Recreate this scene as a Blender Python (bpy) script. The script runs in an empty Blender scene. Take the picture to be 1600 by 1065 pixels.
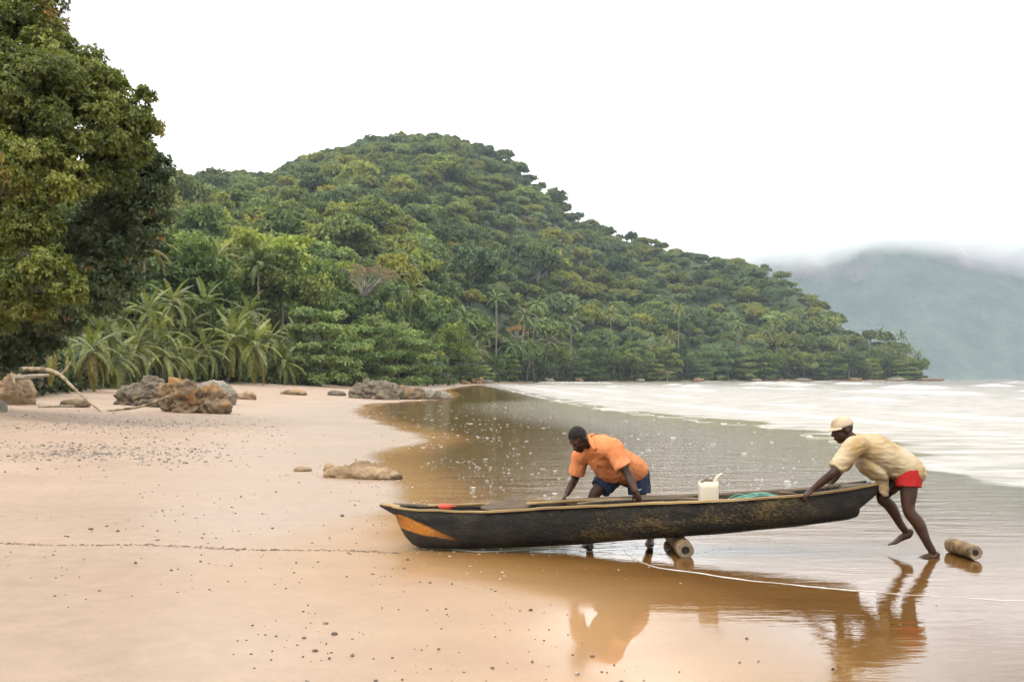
import bpy, bmesh, math, random
import numpy as np
from mathutils import Vector, Matrix, noise as mnoise

R = math.radians
random.seed(7)
rng = np.random.default_rng(7)
scene = bpy.context.scene
COL = scene.collection

# ------------------------------------------------------------------ camera
CAM_H = 1.63            # eye height above still water
FPX = 1600.0            # focal length in photo pixels
HORIZON = 590.0
cam_data = bpy.data.cameras.new("camera")
cam_data.sensor_width = 36.0
cam_data.lens = 36.0
cam_data.shift_y = (HORIZON - 532.5) / 1600.0
cam_data.clip_start = 0.1
cam_data.clip_end = 20000
cam = bpy.data.objects.new("camera", cam_data)
cam.location = (0, 0, CAM_H)
cam.rotation_euler = (R(90), 0, 0)
COL.objects.link(cam)
scene.camera = cam

# ------------------------------------------------------------------ sky
SUN_EL, SUN_AZ = 52.0, 215.0      # behind the camera, to the left (azimuth clockwise from +Y)
world = bpy.data.worlds.new("World")
scene.world = world
world.use_nodes = True
wn, wl = world.node_tree.nodes, world.node_tree.links
wn.clear()
w_out = wn.new("ShaderNodeOutputWorld")
w_bg = wn.new("ShaderNodeBackground")
w_sky = wn.new("ShaderNodeTexSky")
w_sky.sky_type = 'NISHITA'
w_sky.sun_disc = False
w_sky.sun_elevation = R(SUN_EL)
w_sky.sun_rotation = R(SUN_AZ)
w_sky.air_density = 1.0
w_sky.dust_density = 3.0
w_tc = wn.new("ShaderNodeTexCoord")
w_map = wn.new("ShaderNodeMapping")
w_map.inputs["Scale"].default_value = (1.0, 1.0, 2.6)
w_noise = wn.new("ShaderNodeTexNoise")
w_noise.inputs["Scale"].default_value = 2.2
w_noise.inputs["Detail"].default_value = 5.0
w_noise.inputs["Roughness"].default_value = 0.5
w_ramp = wn.new("ShaderNodeValToRGB")
w_ramp.color_ramp.elements[0].position = 0.37
w_ramp.color_ramp.elements[0].color = (0.31, 0.31, 0.32, 1)
w_ramp.color_ramp.elements[1].position = 0.53
w_ramp.color_ramp.elements[1].color = (1.0, 0.985, 0.97, 1)
w_mul = wn.new("ShaderNodeVectorMath"); w_mul.operation = 'SCALE'
CLOUD = 16.0
w_mul.inputs["Scale"].default_value = CLOUD
w_mix = wn.new("ShaderNodeMix"); w_mix.data_type = 'RGBA'
w_mix.inputs["Factor"].default_value = 0.96      # overcast: the blue hardly shows
wl.new(w_tc.outputs["Generated"], w_map.inputs["Vector"])
wl.new(w_map.outputs[0], w_noise.inputs["Vector"])
wl.new(w_noise.outputs["Fac"], w_ramp.inputs["Fac"])
wl.new(w_ramp.outputs["Color"], w_mul.inputs[0])
wl.new(w_sky.outputs["Color"], w_mix.inputs["A"])
wl.new(w_mul.outputs[0], w_mix.inputs["B"])
wl.new(w_mix.outputs["Result"], w_bg.inputs["Color"])
w_bg.inputs["Strength"].default_value = 0.10
wl.new(w_bg.outputs[0], w_out.inputs["Surface"])

# ------------------------------------------------------------------ sun (veiled by cloud)
sun_data = bpy.data.lights.new("sun", 'SUN')
sun_data.energy = 1.2
sun_data.angle = R(20)
sun_data.color = (1.0, 0.93, 0.82)
sun = bpy.data.objects.new("sun", sun_data)
sd = Vector((math.sin(R(SUN_AZ)) * math.cos(R(SUN_EL)), math.cos(R(SUN_AZ)) * math.cos(R(SUN_EL)), math.sin(R(SUN_EL))))
sun.rotation_euler = sd.to_track_quat('Z', 'Y').to_euler()
sun.location = (0, 0, 50)
COL.objects.link(sun)

# ------------------------------------------------------------------ exposure, sampling
scene.view_settings.view_transform = 'Standard'
scene.view_settings.look = 'None'
scene.view_settings.exposure = 1.15
scene.view_settings.gamma = 1.0
scene.view_settings.use_curve_mapping = False
scene.render.engine = 'CYCLES'
cy = scene.cycles
cy.use_denoising = True
try:
    cy.denoiser = 'OPENIMAGEDENOISE'
except Exception:
    pass
cy.max_bounces = 6
cy.use_adaptive_sampling = True
cy.adaptive_threshold = 0.025
cy.volume_step_rate = 3.0
cy.volume_max_steps = 128
cy.diffuse_bounces = 3
cy.glossy_bounces = 3
cy.transmission_bounces = 3
cy.transparent_max_bounces = 6
cy.volume_bounces = 2
cy.caustics_reflective = False
cy.caustics_refractive = False
cy.sample_clamp_indirect = 8.0

# ================================================================== helpers
def P(px, py, d):
    """world point that stands d metres in front of the camera position and is seen at photo pixel (px, py)"""
    return Vector(((px - 800.0) / FPX * d, d, CAM_H - (py - HORIZON) / FPX * d))

def tag(o, label=None, cat=None, group=None, kind=None):
    if label: o["label"] = label
    if cat: o["category"] = cat
    if group: o["group"] = group
    if kind: o["kind"] = kind
    return o

def empty(name, loc, rz=0.0):
    o = bpy.data.objects.new(name, None)
    o.empty_display_size = 0.3
    o.location = loc
    o.rotation_euler = (0, 0, rz)
    COL.objects.link(o)
    return o

def link(name, me, parent=None, loc=None):
    o = bpy.data.objects.new(name, me)
    if loc is not None: o.location = loc
    if parent is not None: o.parent = parent
    COL.objects.link(o)
    return o

def np_mesh(name, verts, faces, mat=None, smooth=True, attrs=None):
    """verts (n,3), faces (m,k) with k fixed"""
    me = bpy.data.meshes.new(name)
    verts = np.asarray(verts, dtype=np.float32); faces = np.asarray(faces, dtype=np.int32)
    n, m, k = len(verts), len(faces), faces.shape[1]
    me.vertices.add(n); me.vertices.foreach_set("co", verts.ravel())
    me.loops.add(m * k); me.loops.foreach_set("vertex_index", faces.ravel())
    me.polygons.add(m)
    me.polygons.foreach_set("loop_start", np.arange(0, m * k, k, dtype=np.int32))
    me.polygons.foreach_set("loop_total", np.full(m, k, dtype=np.int32))
    me.polygons.foreach_set("use_smooth", np.full(m, smooth))
    if attrs:
        for an, (dom, av) in attrs.items():
            a = me.attributes.new(an, 'FLOAT', dom)
            a.data.foreach_set("value", np.asarray(av, dtype=np.float32).ravel())
    me.update(calc_edges=True)
    me.validate()
    if mat: me.materials.append(mat)
    return me

class Geo:
    """collects closed shapes; build() turns them into one mesh object"""
    def __init__(self):
        self.v, self.f = [], []
    def ring_tube(self, rings, cap=True):
        b = len(self.v); n = len(rings[0])
        for r in rings: self.v += [tuple(p) for p in r]
        for i in range(len(rings) - 1):
            for j in range(n):
                k = (j + 1) % n
                self.f.append((b + i*n + j, b + i*n + k, b + (i+1)*n + k, b + (i+1)*n + j))
        if cap:
            c0 = sum((Vector(p) for p in rings[0]), Vector()) / n
            c1 = sum((Vector(p) for p in rings[-1]), Vector()) / n
            i0 = len(self.v); self.v.append(tuple(c0)); self.v.append(tuple(c1))
            e = b + (len(rings) - 1) * n
            for j in range(n):
                k = (j + 1) % n
                self.f.append((i0, b + k, b + j)); self.f.append((i0 + 1, e + j, e + k))
    def tube(self, pts, rad, n=12, ref=None, sub=4, rounded=True, wob=0.0, seed=0):
        """smooth tube through pts; rad: scalar or (a along ref, b across)"""
        pts = [Vector(p) for p in pts]
        rad = [(r, r) if not isinstance(r, (tuple, list)) else tuple(r) for r in rad]
        P_, R_ = [], []
        m = len(pts)
        for i in range(m - 1):
            p0, p1, p2, p3 = pts[max(i-1, 0)], pts[i], pts[i+1], pts[min(i+2, m-1)]
            for k in range(sub):
                t = k / sub
                a = 0.5 * ((2*p1) + (p2 - p0)*t + (2*p0 - 5*p1 + 4*p2 - p3)*t*t + (3*p1 - p0 - 3*p2 + p3)*t**3)
                P_.append(a); s = t*t*(3 - 2*t)
                R_.append((rad[i][0]*(1-s) + rad[i+1][0]*s, rad[i][1]*(1-s) + rad[i+1][1]*s))
        P_.append(pts[-1]); R_.append(rad[-1])
        T = [(P_[min(i+1, len(P_)-1)] - P_[max(i-1, 0)]).normalized() for i in range(len(P_))]
        if rounded:
            h0, h1 = min(R_[0]), min(R_[-1])
            P_ = [P_[0] - T[0]*h0*0.75, P_[0] - T[0]*h0*0.45] + P_ + [P_[-1] + T[-1]*h1*0.45, P_[-1] + T[-1]*h1*0.75]
            R_ = [tuple(x*0.45 for x in R_[0]), tuple(x*0.82 for x in R_[0])] + R_ + [tuple(x*0.82 for x in R_[-1]), tuple(x*0.45 for x in R_[-1])]
            T = [T[0], T[0]] + T + [T[-1], T[-1]]
        A = Vector(ref) if ref is not None else (Vector((0, 0, 1)) if abs(T[0].z) < 0.8 else Vector((1, 0, 0)))
        rings = []
        for i, (p, r, t) in enumerate(zip(P_, R_, T)):
            base = Vector(ref) if ref is not None else A
            a = base - t * base.dot(t)
            if a.length < 1e-4: a = t.orthogonal()
            a.normalize(); A = a
            b = t.cross(a)
            ring = []
            for j in range(n):
                th = 2*math.pi*j/n
                w = 1.0
                if wob: w += wob * mnoise.noise(Vector((p.x*6 + seed, p.y*6 + math.cos(th)*1.3, p.z*6 + math.sin(th)*1.3)))
                ring.append(p + a*(r[0]*math.cos(th)*w) + b*(r[1]*math.sin(th)*w))
            rings.append(ring)
        self.ring_tube(rings)
        return self
    def ellipsoid(self, c, ax, n=14, m=10):
        """ax: three axis vectors"""
        c = Vector(c); X, Y, Z = [Vector(a) for a in ax]
        rings = []
        for i in range(1, m):
            ph = math.pi * i / m
            rings.append([c - Z*math.cos(ph) + (X*math.cos(2*math.pi*j/n) + Y*math.sin(2*math.pi*j/n))*math.sin(ph) for j in range(n)])
        self.ring_tube(rings)
        return self
    def box(self, c, ax):
        c = Vector(c); X, Y, Z = [Vector(a) for a in ax]; b = len(self.v)
        for sx, sy, sz in ((-1,-1,-1),(1,-1,-1),(1,1,-1),(-1,1,-1),(-1,-1,1),(1,-1,1),(1,1,1),(-1,1,1)):
            self.v.append(tuple(c + X*sx + Y*sy + Z*sz))
        for q in ((0,3,2,1),(4,5,6,7),(0,1,5,4),(1,2,6,5),(2,3,7,6),(3,0,4,7)):
            self.f.append(tuple(b + i for i in q))
        return self
    def mesh(self, name, mat=None, smooth=True, origin=None):
        me = bpy.data.meshes.new(name)
        o = Vector(origin) if origin is not None else Vector()
        me.from_pydata([tuple(Vector(p) - o) for p in self.v], [], self.f)
        for p in me.polygons: p.use_smooth = smooth
        if mat: me.materials.append(mat)
        bm = bmesh.new(); bm.from_mesh(me)
        bmesh.ops.recalc_face_normals(bm, faces=bm.faces)
        bm.to_mesh(me); bm.free()
        me.update()
        return me
    def build(self, name, mat, parent=None, smooth=True, origin=None):
        """parent: an Empty placed without rotation; origin = its location"""
        if origin is None and parent is not None:
            origin = world_loc(parent)
        return link(name, self.mesh(name, mat, smooth, origin), parent)
    def remeshed(self, name, mat, parent=None, voxel=0.008, smooth_it=6, wrinkle=0.0, wscale=(8, 8, 8), seed=0.0):
        """one continuous skin over all collected shapes"""
        origin = world_loc(parent) if parent is not None else Vector()
        me = self.mesh(name, None, True, None)
        wsc = bpy.data.scenes.get("workshop") or bpy.data.scenes.new("workshop")
        tmp = bpy.data.objects.new("tmp_remesh", me); wsc.collection.objects.link(tmp)
        md = tmp.modifiers.new("r", 'REMESH'); md.mode = 'VOXEL'; md.voxel_size = voxel; md.use_smooth_shade = True
        sm = tmp.modifiers.new("s", 'SMOOTH'); sm.factor = 0.5; sm.iterations = smooth_it
        wsc.view_layers[0].update(); dg = wsc.view_layers[0].depsgraph
        out = bpy.data.meshes.new_from_object(tmp.evaluated_get(dg))
        bpy.data.objects.remove(tmp); bpy.data.meshes.remove(me)
        n = len(out.vertices)
        if wrinkle:
            nrm = [v.normal.copy() for v in out.vertices]
            for v, vn in zip(out.vertices, nrm):
                q = Vector((v.co.x*wscale[0] + seed, v.co.y*wscale[1], v.co.z*wscale[2]))
                n1_ = mnoise.noise(q); w = n1_*0.6 + (0.5-abs(mnoise.noise(q*1.7+Vector((3, 1, 7))))*2.2)*0.9 + 0.25*mnoise.noise(q*4.0)
                v.co += vn * (wrinkle * w)
        out.transform(Matrix.Translation(-origin))
        out.name = name
        out.materials.clear(); out.materials.append(mat)
        for p in out.polygons: p.use_smooth = True
        out.update()
        return link(name, out, parent)

def world_loc(o):
    l = o.location.copy()
    while o.parent is not None:
        o = o.parent; l = l + o.location
    return l

# ---- numpy value noise
def _hash(ix, iy, s):
    h = (ix.astype(np.int64)*374761393 + iy.astype(np.int64)*668265263 + s*1274126177) & 0xffffffff
    h = ((h ^ (h >> 13)) * 1274126177) & 0xffffffff
    return ((h ^ (h >> 16)) & 0xffff) / 65535.0
def vnoise(x, y, s=0):
    ix, iy = np.floor(x), np.floor(y); fx, fy = x - ix, y - iy
    u, v = fx*fx*(3-2*fx), fy*fy*(3-2*fy)
    a, b = _hash(ix, iy, s), _hash(ix+1, iy, s); c, d = _hash(ix, iy+1, s), _hash(ix+1, iy+1, s)
    return (a*(1-u)+b*u)*(1-v) + (c*(1-u)+d*u)*v
def fbm(x, y, o=4, s=0):
    t = 0.0; a = 0.5; n = 0.0
    for i in range(o):
        t = t + a*vnoise(x*2**i, y*2**i, s+i*17); n += a; a *= 0.5
    return t/n - 0.5
def sstep(a, b, x):
    t = np.clip((x-a)/(b-a), 0, 1); return t*t*(3-2*t)

# ================================================================== materials
def nmat(name):
    m = bpy.data.materials.new(name); m.use_nodes = True
    nt = m.node_tree; nt.nodes.clear()
    out = nt.nodes.new("ShaderNodeOutputMaterial")
    return m, nt.nodes, nt.links, out
def ramp(nodes, stops):
    r = nodes.new("ShaderNodeValToRGB"); e = r.color_ramp.elements
    while len(e) < len(stops): e.new(0.5)
    for i, (p, c) in enumerate(stops):
        e[i].position = p; e[i].color = (c[0], c[1], c[2], 1) if not isinstance(c, (int, float)) else (c, c, c, 1)
    return r
def noise_n(nodes, links, vec, scale, detail=4.0, rough=0.55):
    n = nodes.new("ShaderNodeTexNoise"); n.inputs["Scale"].default_value = scale
    n.inputs["Detail"].default_value = detail; n.inputs["Roughness"].default_value = rough
    if vec is not None: links.new(vec, n.inputs["Vector"])
    return n
def mix_c(nodes, links, fac, a, b, mode='MIX'):
    m = nodes.new("ShaderNodeMix"); m.data_type = 'RGBA'; m.blend_type = mode
    for key, val in (("Factor", fac), ("A", a), ("B", b)):
        if isinstance(val, (int, float)): m.inputs[key].default_value = val
        elif isinstance(val, tuple): m.inputs[key].default_value = (val[0], val[1], val[2], 1)
        else: links.new(val, m.inputs[key])
    return m.outputs["Result"]
def math_n(nodes, links, op, a, b=None, c=None, clamp=False):
    m = nodes.new("ShaderNodeMath"); m.operation = op; m.use_clamp = clamp
    for i, val in enumerate((a, b, c)):
        if val is None: continue
        if isinstance(val, (int, float)): m.inputs[i].default_value = val
        else: links.new(val, m.inputs[i])
    return m.outputs[0]
def bump_n(nodes, links, h, strength, dist, normal=None):
    b = nodes.new("ShaderNodeBump"); b.inputs["Distance"].default_value = dist
    if isinstance(strength, (int, float)): b.inputs["Strength"].default_value = strength
    else: links.new(strength, b.inputs["Strength"])
    links.new(h, b.inputs["Height"])
    if normal is not None: links.new(normal, b.inputs["Normal"])
    return b.outputs[0]
KEY = 0.60     # all plain surfaces share one overall albedo level
def simple_mat(name, c1, c2, scale, rough=0.8, bump=0.3, bdist=0.02, stretch=(1, 1, 1), spec=0.3, stops=(0.35, 0.65), c3=None, s3=3.0, t3=(0.5, 0.62)):
    c1 = tuple(v*KEY for v in c1); c2 = tuple(v*KEY for v in c2); c3 = tuple(v*KEY for v in c3) if c3 is not None else None
    m, N, L, out = nmat(name)
    p = N.new("ShaderNodeBsdfPrincipled")
    tc = N.new("ShaderNodeTexCoord"); mp = N.new("ShaderNodeMapping"); mp.inputs["Scale"].default_value = stretch
    L.new(tc.outputs["Object"], mp.inputs["Vector"])
    n = noise_n(N, L, mp.outputs[0], scale, 6)
    r = ramp(N, [(stops[0], c1), (stops[1], c2)]); L.new(n.outputs["Fac"], r.inputs["Fac"])
    col = r.outputs["Color"]
    if c3 is not None:
        n3 = noise_n(N, L, mp.outputs[0], s3, 5); r3 = ramp(N, [(t3[0], 0.0), (t3[1], 1.0)]); L.new(n3.outputs["Fac"], r3.inputs["Fac"])
        col = mix_c(N, L, r3.outputs["Color"], col, c3)
    L.new(col, p.inputs["Base Color"])
    p.inputs["Roughness"].default_value = rough
    p.inputs["Specular IOR Level"].default_value = spec
    if bump:
        n2 = noise_n(N, L, mp.outputs[0], scale*2.5, 6)
        L.new(bump_n(N, L, n2.outputs["Fac"], bump, bdist), p.inputs["Normal"])
    L.new(p.outputs[0], out.inputs["Surface"])
    return m

def leaf_mat(name, dark, mid, light, accent=None, acc_amt=0.0, rough=0.5, transl=0.28, hue_var=0.06):
    """colour varies from tree to tree (object random) and from leaf to leaf (attribute tint)"""
    m, N, L, out = nmat(name)
    at = N.new("ShaderNodeAttribute"); at.attribute_name = "tint"
    oi = N.new("ShaderNodeObjectInfo")
    f = math_n(N, L, 'MULTIPLY_ADD', oi.outputs["Random"], 0.7, -0.35)
    f = math_n(N, L, 'MULTIPLY_ADD', at.outputs["Fac"], 0.75, f)
    f = math_n(N, L, 'ADD', f, 0.12)
    dark, mid, light = [tuple(v*0.88 for v in c_) for c_ in (dark, mid, light)]
    r = ramp(N, [(0.0, dark), (0.45, mid), (1.0, light)]); L.new(f, r.inputs["Fac"])
    col = r.outputs["Color"]
    hs = N.new("ShaderNodeHueSaturation")
    hf = math_n(N, L, 'MULTIPLY', oi.outputs["Random"], 7.13); hf = math_n(N, L, 'FRACT', hf)
    L.new(math_n(N, L, 'MULTIPLY_ADD', hf, -hue_var, 0.5 + hue_var*0.42), hs.inputs["Hue"])
    L.new(math_n(N, L, 'MULTIPLY_ADD', hf, 0.35, 0.72), hs.inputs["Saturation"])
    L.new(col, hs.inputs["Color"]); col = hs.outputs["Color"]
    if accent:
        a2 = N.new("ShaderNodeAttribute"); a2.attribute_name = "accent"
        col = mix_c(N, L, a2.outputs["Fac"], col, accent)
    col = mix_c(N, L, 1.0, col, oi.outputs["Color"], 'MULTIPLY')
    p = N.new("ShaderNodeBsdfPrincipled"); L.new(col, p.inputs["Base Color"])
    p.inputs["Roughness"].default_value = rough; p.inputs["Specular IOR Level"].default_value = 0.3
    t = N.new("ShaderNodeBsdfTranslucent"); L.new(mix_c(N, L, 1.0, col, (1.1, 1.25, 0.5), 'MULTIPLY'), t.inputs["Color"])
    mx = N.new("ShaderNodeMixShader"); mx.inputs[0].default_value = transl
    L.new(p.outputs[0], mx.inputs[1]); L.new(t.outputs[0], mx.inputs[2]); L.new(mx.outputs[0], out.inputs["Surface"])
    return m

M = {}
M["leaf_hill"] = leaf_mat("leaf_hill", (0.048, 0.082, 0.021), (0.112, 0.158, 0.036), (0.24, 0.28, 0.07), hue_var=0.075)
M["leaf_shore"] = leaf_mat("leaf_shore", (0.034, 0.062, 0.017), (0.105, 0.16, 0.04), (0.24, 0.29, 0.085), hue_var=0.04)
M["leaf_big"] = leaf_mat("leaf_big", (0.036, 0.066, 0.015), (0.125, 0.17, 0.04), (0.28, 0.33, 0.085), accent=(0.36, 0.15, 0.04), rough=0.42)
M["leaf_dark"] = leaf_mat("leaf_dark", (0.022, 0.045, 0.017), (0.075, 0.115, 0.042), (0.18, 0.22, 0.09), accent=(0.30, 0.14, 0.03), rough=0.3, transl=0.15)
M["leaf_dry"] = leaf_mat("leaf_dry", (0.16, 0.11, 0.055), (0.27, 0.20, 0.11), (0.38, 0.30, 0.18), rough=0.8, hue_var=0.02)
M["frond"] = leaf_mat("frond", (0.05, 0.072, 0.018), (0.125, 0.152, 0.04), (0.235, 0.255, 0.085), accent=(0.28, 0.18, 0.06), rough=0.4, transl=0.3, hue_var=0.03)
M["leaf_under_shade"] = leaf_mat("leaf_under_shade", (0.008, 0.016, 0.006), (0.025, 0.04, 0.012), (0.07, 0.10, 0.025), transl=0.15)  # low shrubs, darkened to stand in for the shadow under the palms
M["bark"] = simple_mat("bark", (0.10, 0.075, 0.05), (0.22, 0.18, 0.13), 3.0, 0.9, 0.6, 0.03, (1, 1, 0.25))
M["bark_pale"] = simple_mat("bark_pale", (0.26, 0.23, 0.19), (0.45, 0.41, 0.35), 3.0, 0.9, 0.4, 0.03, (1, 1, 0.3))
M["palm_bark"] = simple_mat("palm_bark", (0.20, 0.16, 0.12), (0.36, 0.31, 0.25), 2.0, 0.9, 0.6, 0.03, (0.4, 0.4, 3.0))
M["driftwood"] = simple_mat("driftwood", (0.30, 0.22, 0.13), (0.56, 0.46, 0.31), 6.0, 0.8, 0.4, 0.01, (1, 1, 1), c3=(0.14, 0.10, 0.065), s3=2.0, t3=(0.55, 0.68))
M["driftwood_pale"] = simple_mat("driftwood_pale", (0.42, 0.34, 0.25), (0.66, 0.58, 0.47), 5.0, 0.8, 0.4, 0.01)
# ================================================================== the lie of the land
def wl_px(px, py):
    d = CAM_H * FPX / (py - HORIZON); return ((px-800)/FPX*d, d)
def wl_d(px, d): return ((px-800)/FPX*d, d)
_VEG = np.array([(-1500, 26), (-400, 30), (0, 42), (100, 56), (200, 76), (300, 92), (440, 112), (560, 145), (650, 195), (720, 250), (800, 330), (1000, 420), (1200, 500), (1443, 565), (1500, 570)], float)
_RIDGE = np.array([(-1500, 420), (-600, 500), (0, 600), (300, 680), (450, 740), (700, 800), (850, 760), (1000, 720), (1200, 660), (1350, 620), (1443, 592), (1500, 590)], float)
_SIL = np.array([(-1500, 420), (-300, 330), (0, 295), (200, 282), (275, 277), (350, 268), (430, 270), (470, 243), (540, 226), (600, 219), (650, 209), (700, 206), (760, 223), (800, 243), (850, 292), (920, 347), (960, 360), (1010, 364), (1060, 381), (1100, 393), (1180, 407), (1220, 421), (1260, 456), (1310, 490), (1345, 518), (1370, 524), (1390, 522), (1415, 535), (1435, 556), (1443, 585), (1500, 600)], float)
def veg_d(px): return np.interp(px, _VEG[:, 0], _VEG[:, 1])
def ridge_d(px): return np.interp(px, _RIDGE[:, 0], _RIDGE[:, 1])
def ridge_z(px):   # ground height on the ridge: what is seen, less the trees on it
    d = ridge_d(px)
    return np.maximum(CAM_H + (HORIZON - np.interp(px, _SIL[:, 0], _SIL[:, 1]))/FPX*d - 7.0, 1.0)

WL = [(7, -200), (4.5, -30), (2.6, 0), (1.5, 3)] + [wl_px(*p) for p in (
    (1050, 1065), (965, 990), (895, 944), (790, 915), (700, 893), (645, 870), (622, 855), (610, 835), (612, 810), (624, 778), (606, 745), (585, 722),
    (612, 704), (668, 686), (640, 673), (592, 661), (566, 650), (562, 641), (580, 631), (640, 627), (690, 622), (702, 615), (694, 609), (725, 603.6))] + [
    wl_d(752, 232), wl_d(820, 322), wl_d(1000, 408), wl_d(1200, 486), wl_d(1443, 548), (250, 590), (275, 700), (320, 900), (300, 1300), (150, 1800)]
def catmull(pts, sub):
    pts = np.array(pts, float); out = []
    n = len(pts)
    for i in range(n-1):
        p0, p1, p2, p3 = pts[max(i-1, 0)], pts[i], pts[i+1], pts[min(i+2, n-1)]
        for k in range(sub):
            t = k/sub
            out.append(0.5*((2*p1)+(p2-p0)*t+(2*p0-5*p1+4*p2-p3)*t*t+(3*p1-p0-3*p2+p3)*t**3))
    out.append(pts[-1])
    return np.array(out)
WLC = catmull(WL, 4)
def seg_dist(x, y, poly):
    best = np.full(x.shape, 1e18)
    for i in range(len(poly)-1):
        ax, ay = poly[i]; bx, by = poly[i+1]
        dx, dy = bx-ax, by-ay
        t = np.clip(((x-ax)*dx+(y-ay)*dy)/(dx*dx+dy*dy+1e-12), 0, 1)
        best = np.minimum(best, (x-ax-t*dx)**2+(y-ay-t*dy)**2)
    return np.sqrt(best)
LANDPOLY = np.vstack([WLC, [(-3000, 1800), (-3000, -200)]])
def inside(x, y, poly):
    c = np.zeros(x.shape, bool); n = len(poly)
    for i in range(n):
        x1, y1 = poly[i]; x2, y2 = poly[(i+1) % n]
        if y1 == y2: continue
        hit = ((y1 > y) != (y2 > y)) & (x < (x2-x1)*(y-y1)/(y2-y1)+x1)
        c ^= hit
    return c
def shore_s(x, y):
    """signed distance to the water's edge, positive on land"""
    x = np.asarray(x, float); y = np.asarray(y, float)
    d = seg_dist(x, y, WLC)
    return np.where(inside(x, y, LANDPOLY), d, -d)
def ground(x, y, s=None):
    x = np.asarray(x, float); y = np.asarray(y, float)
    if s is None: s = shore_s(x, y)
    q = 0.006*np.maximum(s, 0)+0.0036*np.maximum(s-0.8, 0)**2
    zb = 1.75*(1-np.exp(-q/1.75))
    far = sstep(150, 260, y)
    zb = zb*(1-far*0.45)
    und = fbm(x*0.35, y*0.35, 4, 3)*0.05*sstep(0.5, 7, s)+fbm(x*1.7, y*1.7, 3, 9)*0.012*sstep(0.3, 3, s)
    zs = np.maximum(-(0.0035*np.maximum(-s, 0)+0.0010*np.maximum(-s-4, 0)**2), -3.5)
    z = np.where(s > 0, zb+und, zs)
    yy = np.maximum(y, 5.0); px = 800+FPX*x/yy
    d0, d1, H = veg_d(px), ridge_d(px), ridge_z(px)
    t = (y-d0)/(d1-d0)
    up = np.where(t > 0, np.clip(t, 0, 1)**1.12, 0)
    back = np.clip(1-np.maximum(y-d1, 0)/520.0, 0, 1)
    edge = sstep(1466, 1435, px)
    lump = 1+0.22*fbm(x/120.0, y/120.0, 3, 21)*np.clip(4*t*(1-t), 0, 1)
    lumps2 = fbm(x/38.0, y/38.0, 3, 33)*14*np.clip(3*t*(1.05-t), 0, 1)
    zh = (H*up*lump+lumps2)*sstep(0, 1, back)*edge
    return z+np.where((y > 20) & (t > 0), np.maximum(zh, 0), 0)
def ground1(x, y): return float(ground(np.array([x]), np.array([y]))[0])
_TS = np.geomspace(3.0, 700.0, 1500)
def gpx(px, py):
    """where the sight line through a photo pixel meets the ground"""
    x = (px-800)/FPX*_TS; z = CAM_H-(py-HORIZON)/FPX*_TS
    g = ground(x, _TS); k = np.nonzero(g >= z)[0]
    i = int(k[0]) if len(k) else len(_TS)-1
    return Vector((x[i], _TS[i], float(g[i])))

def polar_grid(thf, thc, rs):
    """angles fine ahead, coarse elsewhere; closes round the camera"""
    fine = np.arange(-44, 44.001, thf)
    rest = np.arange(44+thc, 316-0.01, thc)
    th = np.radians(np.concatenate([fine, rest]))
    n, m = len(th), len(rs)
    rr, tt = np.meshgrid(rs, th, indexing='ij')
    x, y = rr*np.sin(tt), rr*np.cos(tt)
    i, j = np.meshgrid(np.arange(m-1), np.arange(n), indexing='ij')
    k = (j+1) % n
    faces = np.stack([i*n+j, i*n+k, (i+1)*n+k, (i+1)*n+j], -1).reshape(-1, 4)
    return x.ravel(), y.ravel(), faces

# ---- ground sheet: sea bed, beach and the wooded hill in one
gx, gy, gf = polar_grid(0.28, 4.0, np.concatenate([[0.02], np.geomspace(0.7, 1750, 330)]))
gs = shore_s(gx, gy); gz = ground(gx, gy, gs)
wetn = fbm(gx*0.22, gy*0.5, 4, 5)
wet = sstep(9.0, 0.2, gs+wetn*6.0)
film = 1-sstep(-0.1, 1.0, (gs+wetn*1.2)/np.interp(gy, [8.5, 14], [1.0, 0.5]))
pxg = 800+FPX*gx/np.maximum(gy, 5)
forest = sstep(-1.5, 3.0, gy-veg_d(pxg)+fbm(gx*0.15, gy*0.15, 3, 8)*4)*(gy > 15)
under = np.clip(-gz/0.005, 0, 1)
g_attr = {"wet": ('POINT', wet), "film": ('POINT', film), "forest": ('POINT', forest), "under": ('POINT', under), "soak": ('POINT', 1-sstep(-0.3, 1.0, (gs+wetn*1.0)/np.interp(gy, [8.5, 13], [3.4, 0.12])))}

m, N, L, out = nmat("sand"); M["sand"] = m
p = N.new("ShaderNodeBsdfPrincipled"); tc = N.new("ShaderNodeTexCoord"); ob = tc.outputs["Object"]
def attr(N, name):
    a = N.new("ShaderNodeAttribute"); a.attribute_name = name; return a.outputs["Fac"]
n1 = noise_n(N, L, ob, 0.5, 6); n2 = noise_n(N, L, ob, 90, 3, 0.7)
mp = N.new("ShaderNodeMapping"); mp.inputs["Scale"].default_value = (0.6, 1.3, 1); L.new(ob, mp.inputs["Vector"])
n3 = noise_n(N, L, mp.outputs[0], 1.1, 6, 0.6)
dry = ramp(N, [(0.3, (0.25, 0.178, 0.124)), (0.7, (0.30, 0.221, 0.163))]); L.new(n1.outputs["Fac"], dry.inputs["Fac"])
wetc = ramp(N, [(0.3, (0.20, 0.10, 0.027)), (0.7, (0.25, 0.135, 0.04))]); L.new(n3.outputs["Fac"], wetc.inputs["Fac"])
wf = math_n(N, L, 'MULTIPLY_ADD', n3.outputs["Fac"], 0.3, -0.15)
wf = math_n(N, L, 'ADD', wf, attr(N, "wet"), clamp=True)
damp = mix_c(N, L, wf, dry.outputs["Color"], (0.24, 0.172, 0.122))
n6 = noise_n(N, L, ob, 5.0, 6, 0.7); g6 = ramp(N, [(0.3, 0.86), (0.7, 1.10)]); L.new(n6.outputs["Fac"], g6.inputs["Fac"])
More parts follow.
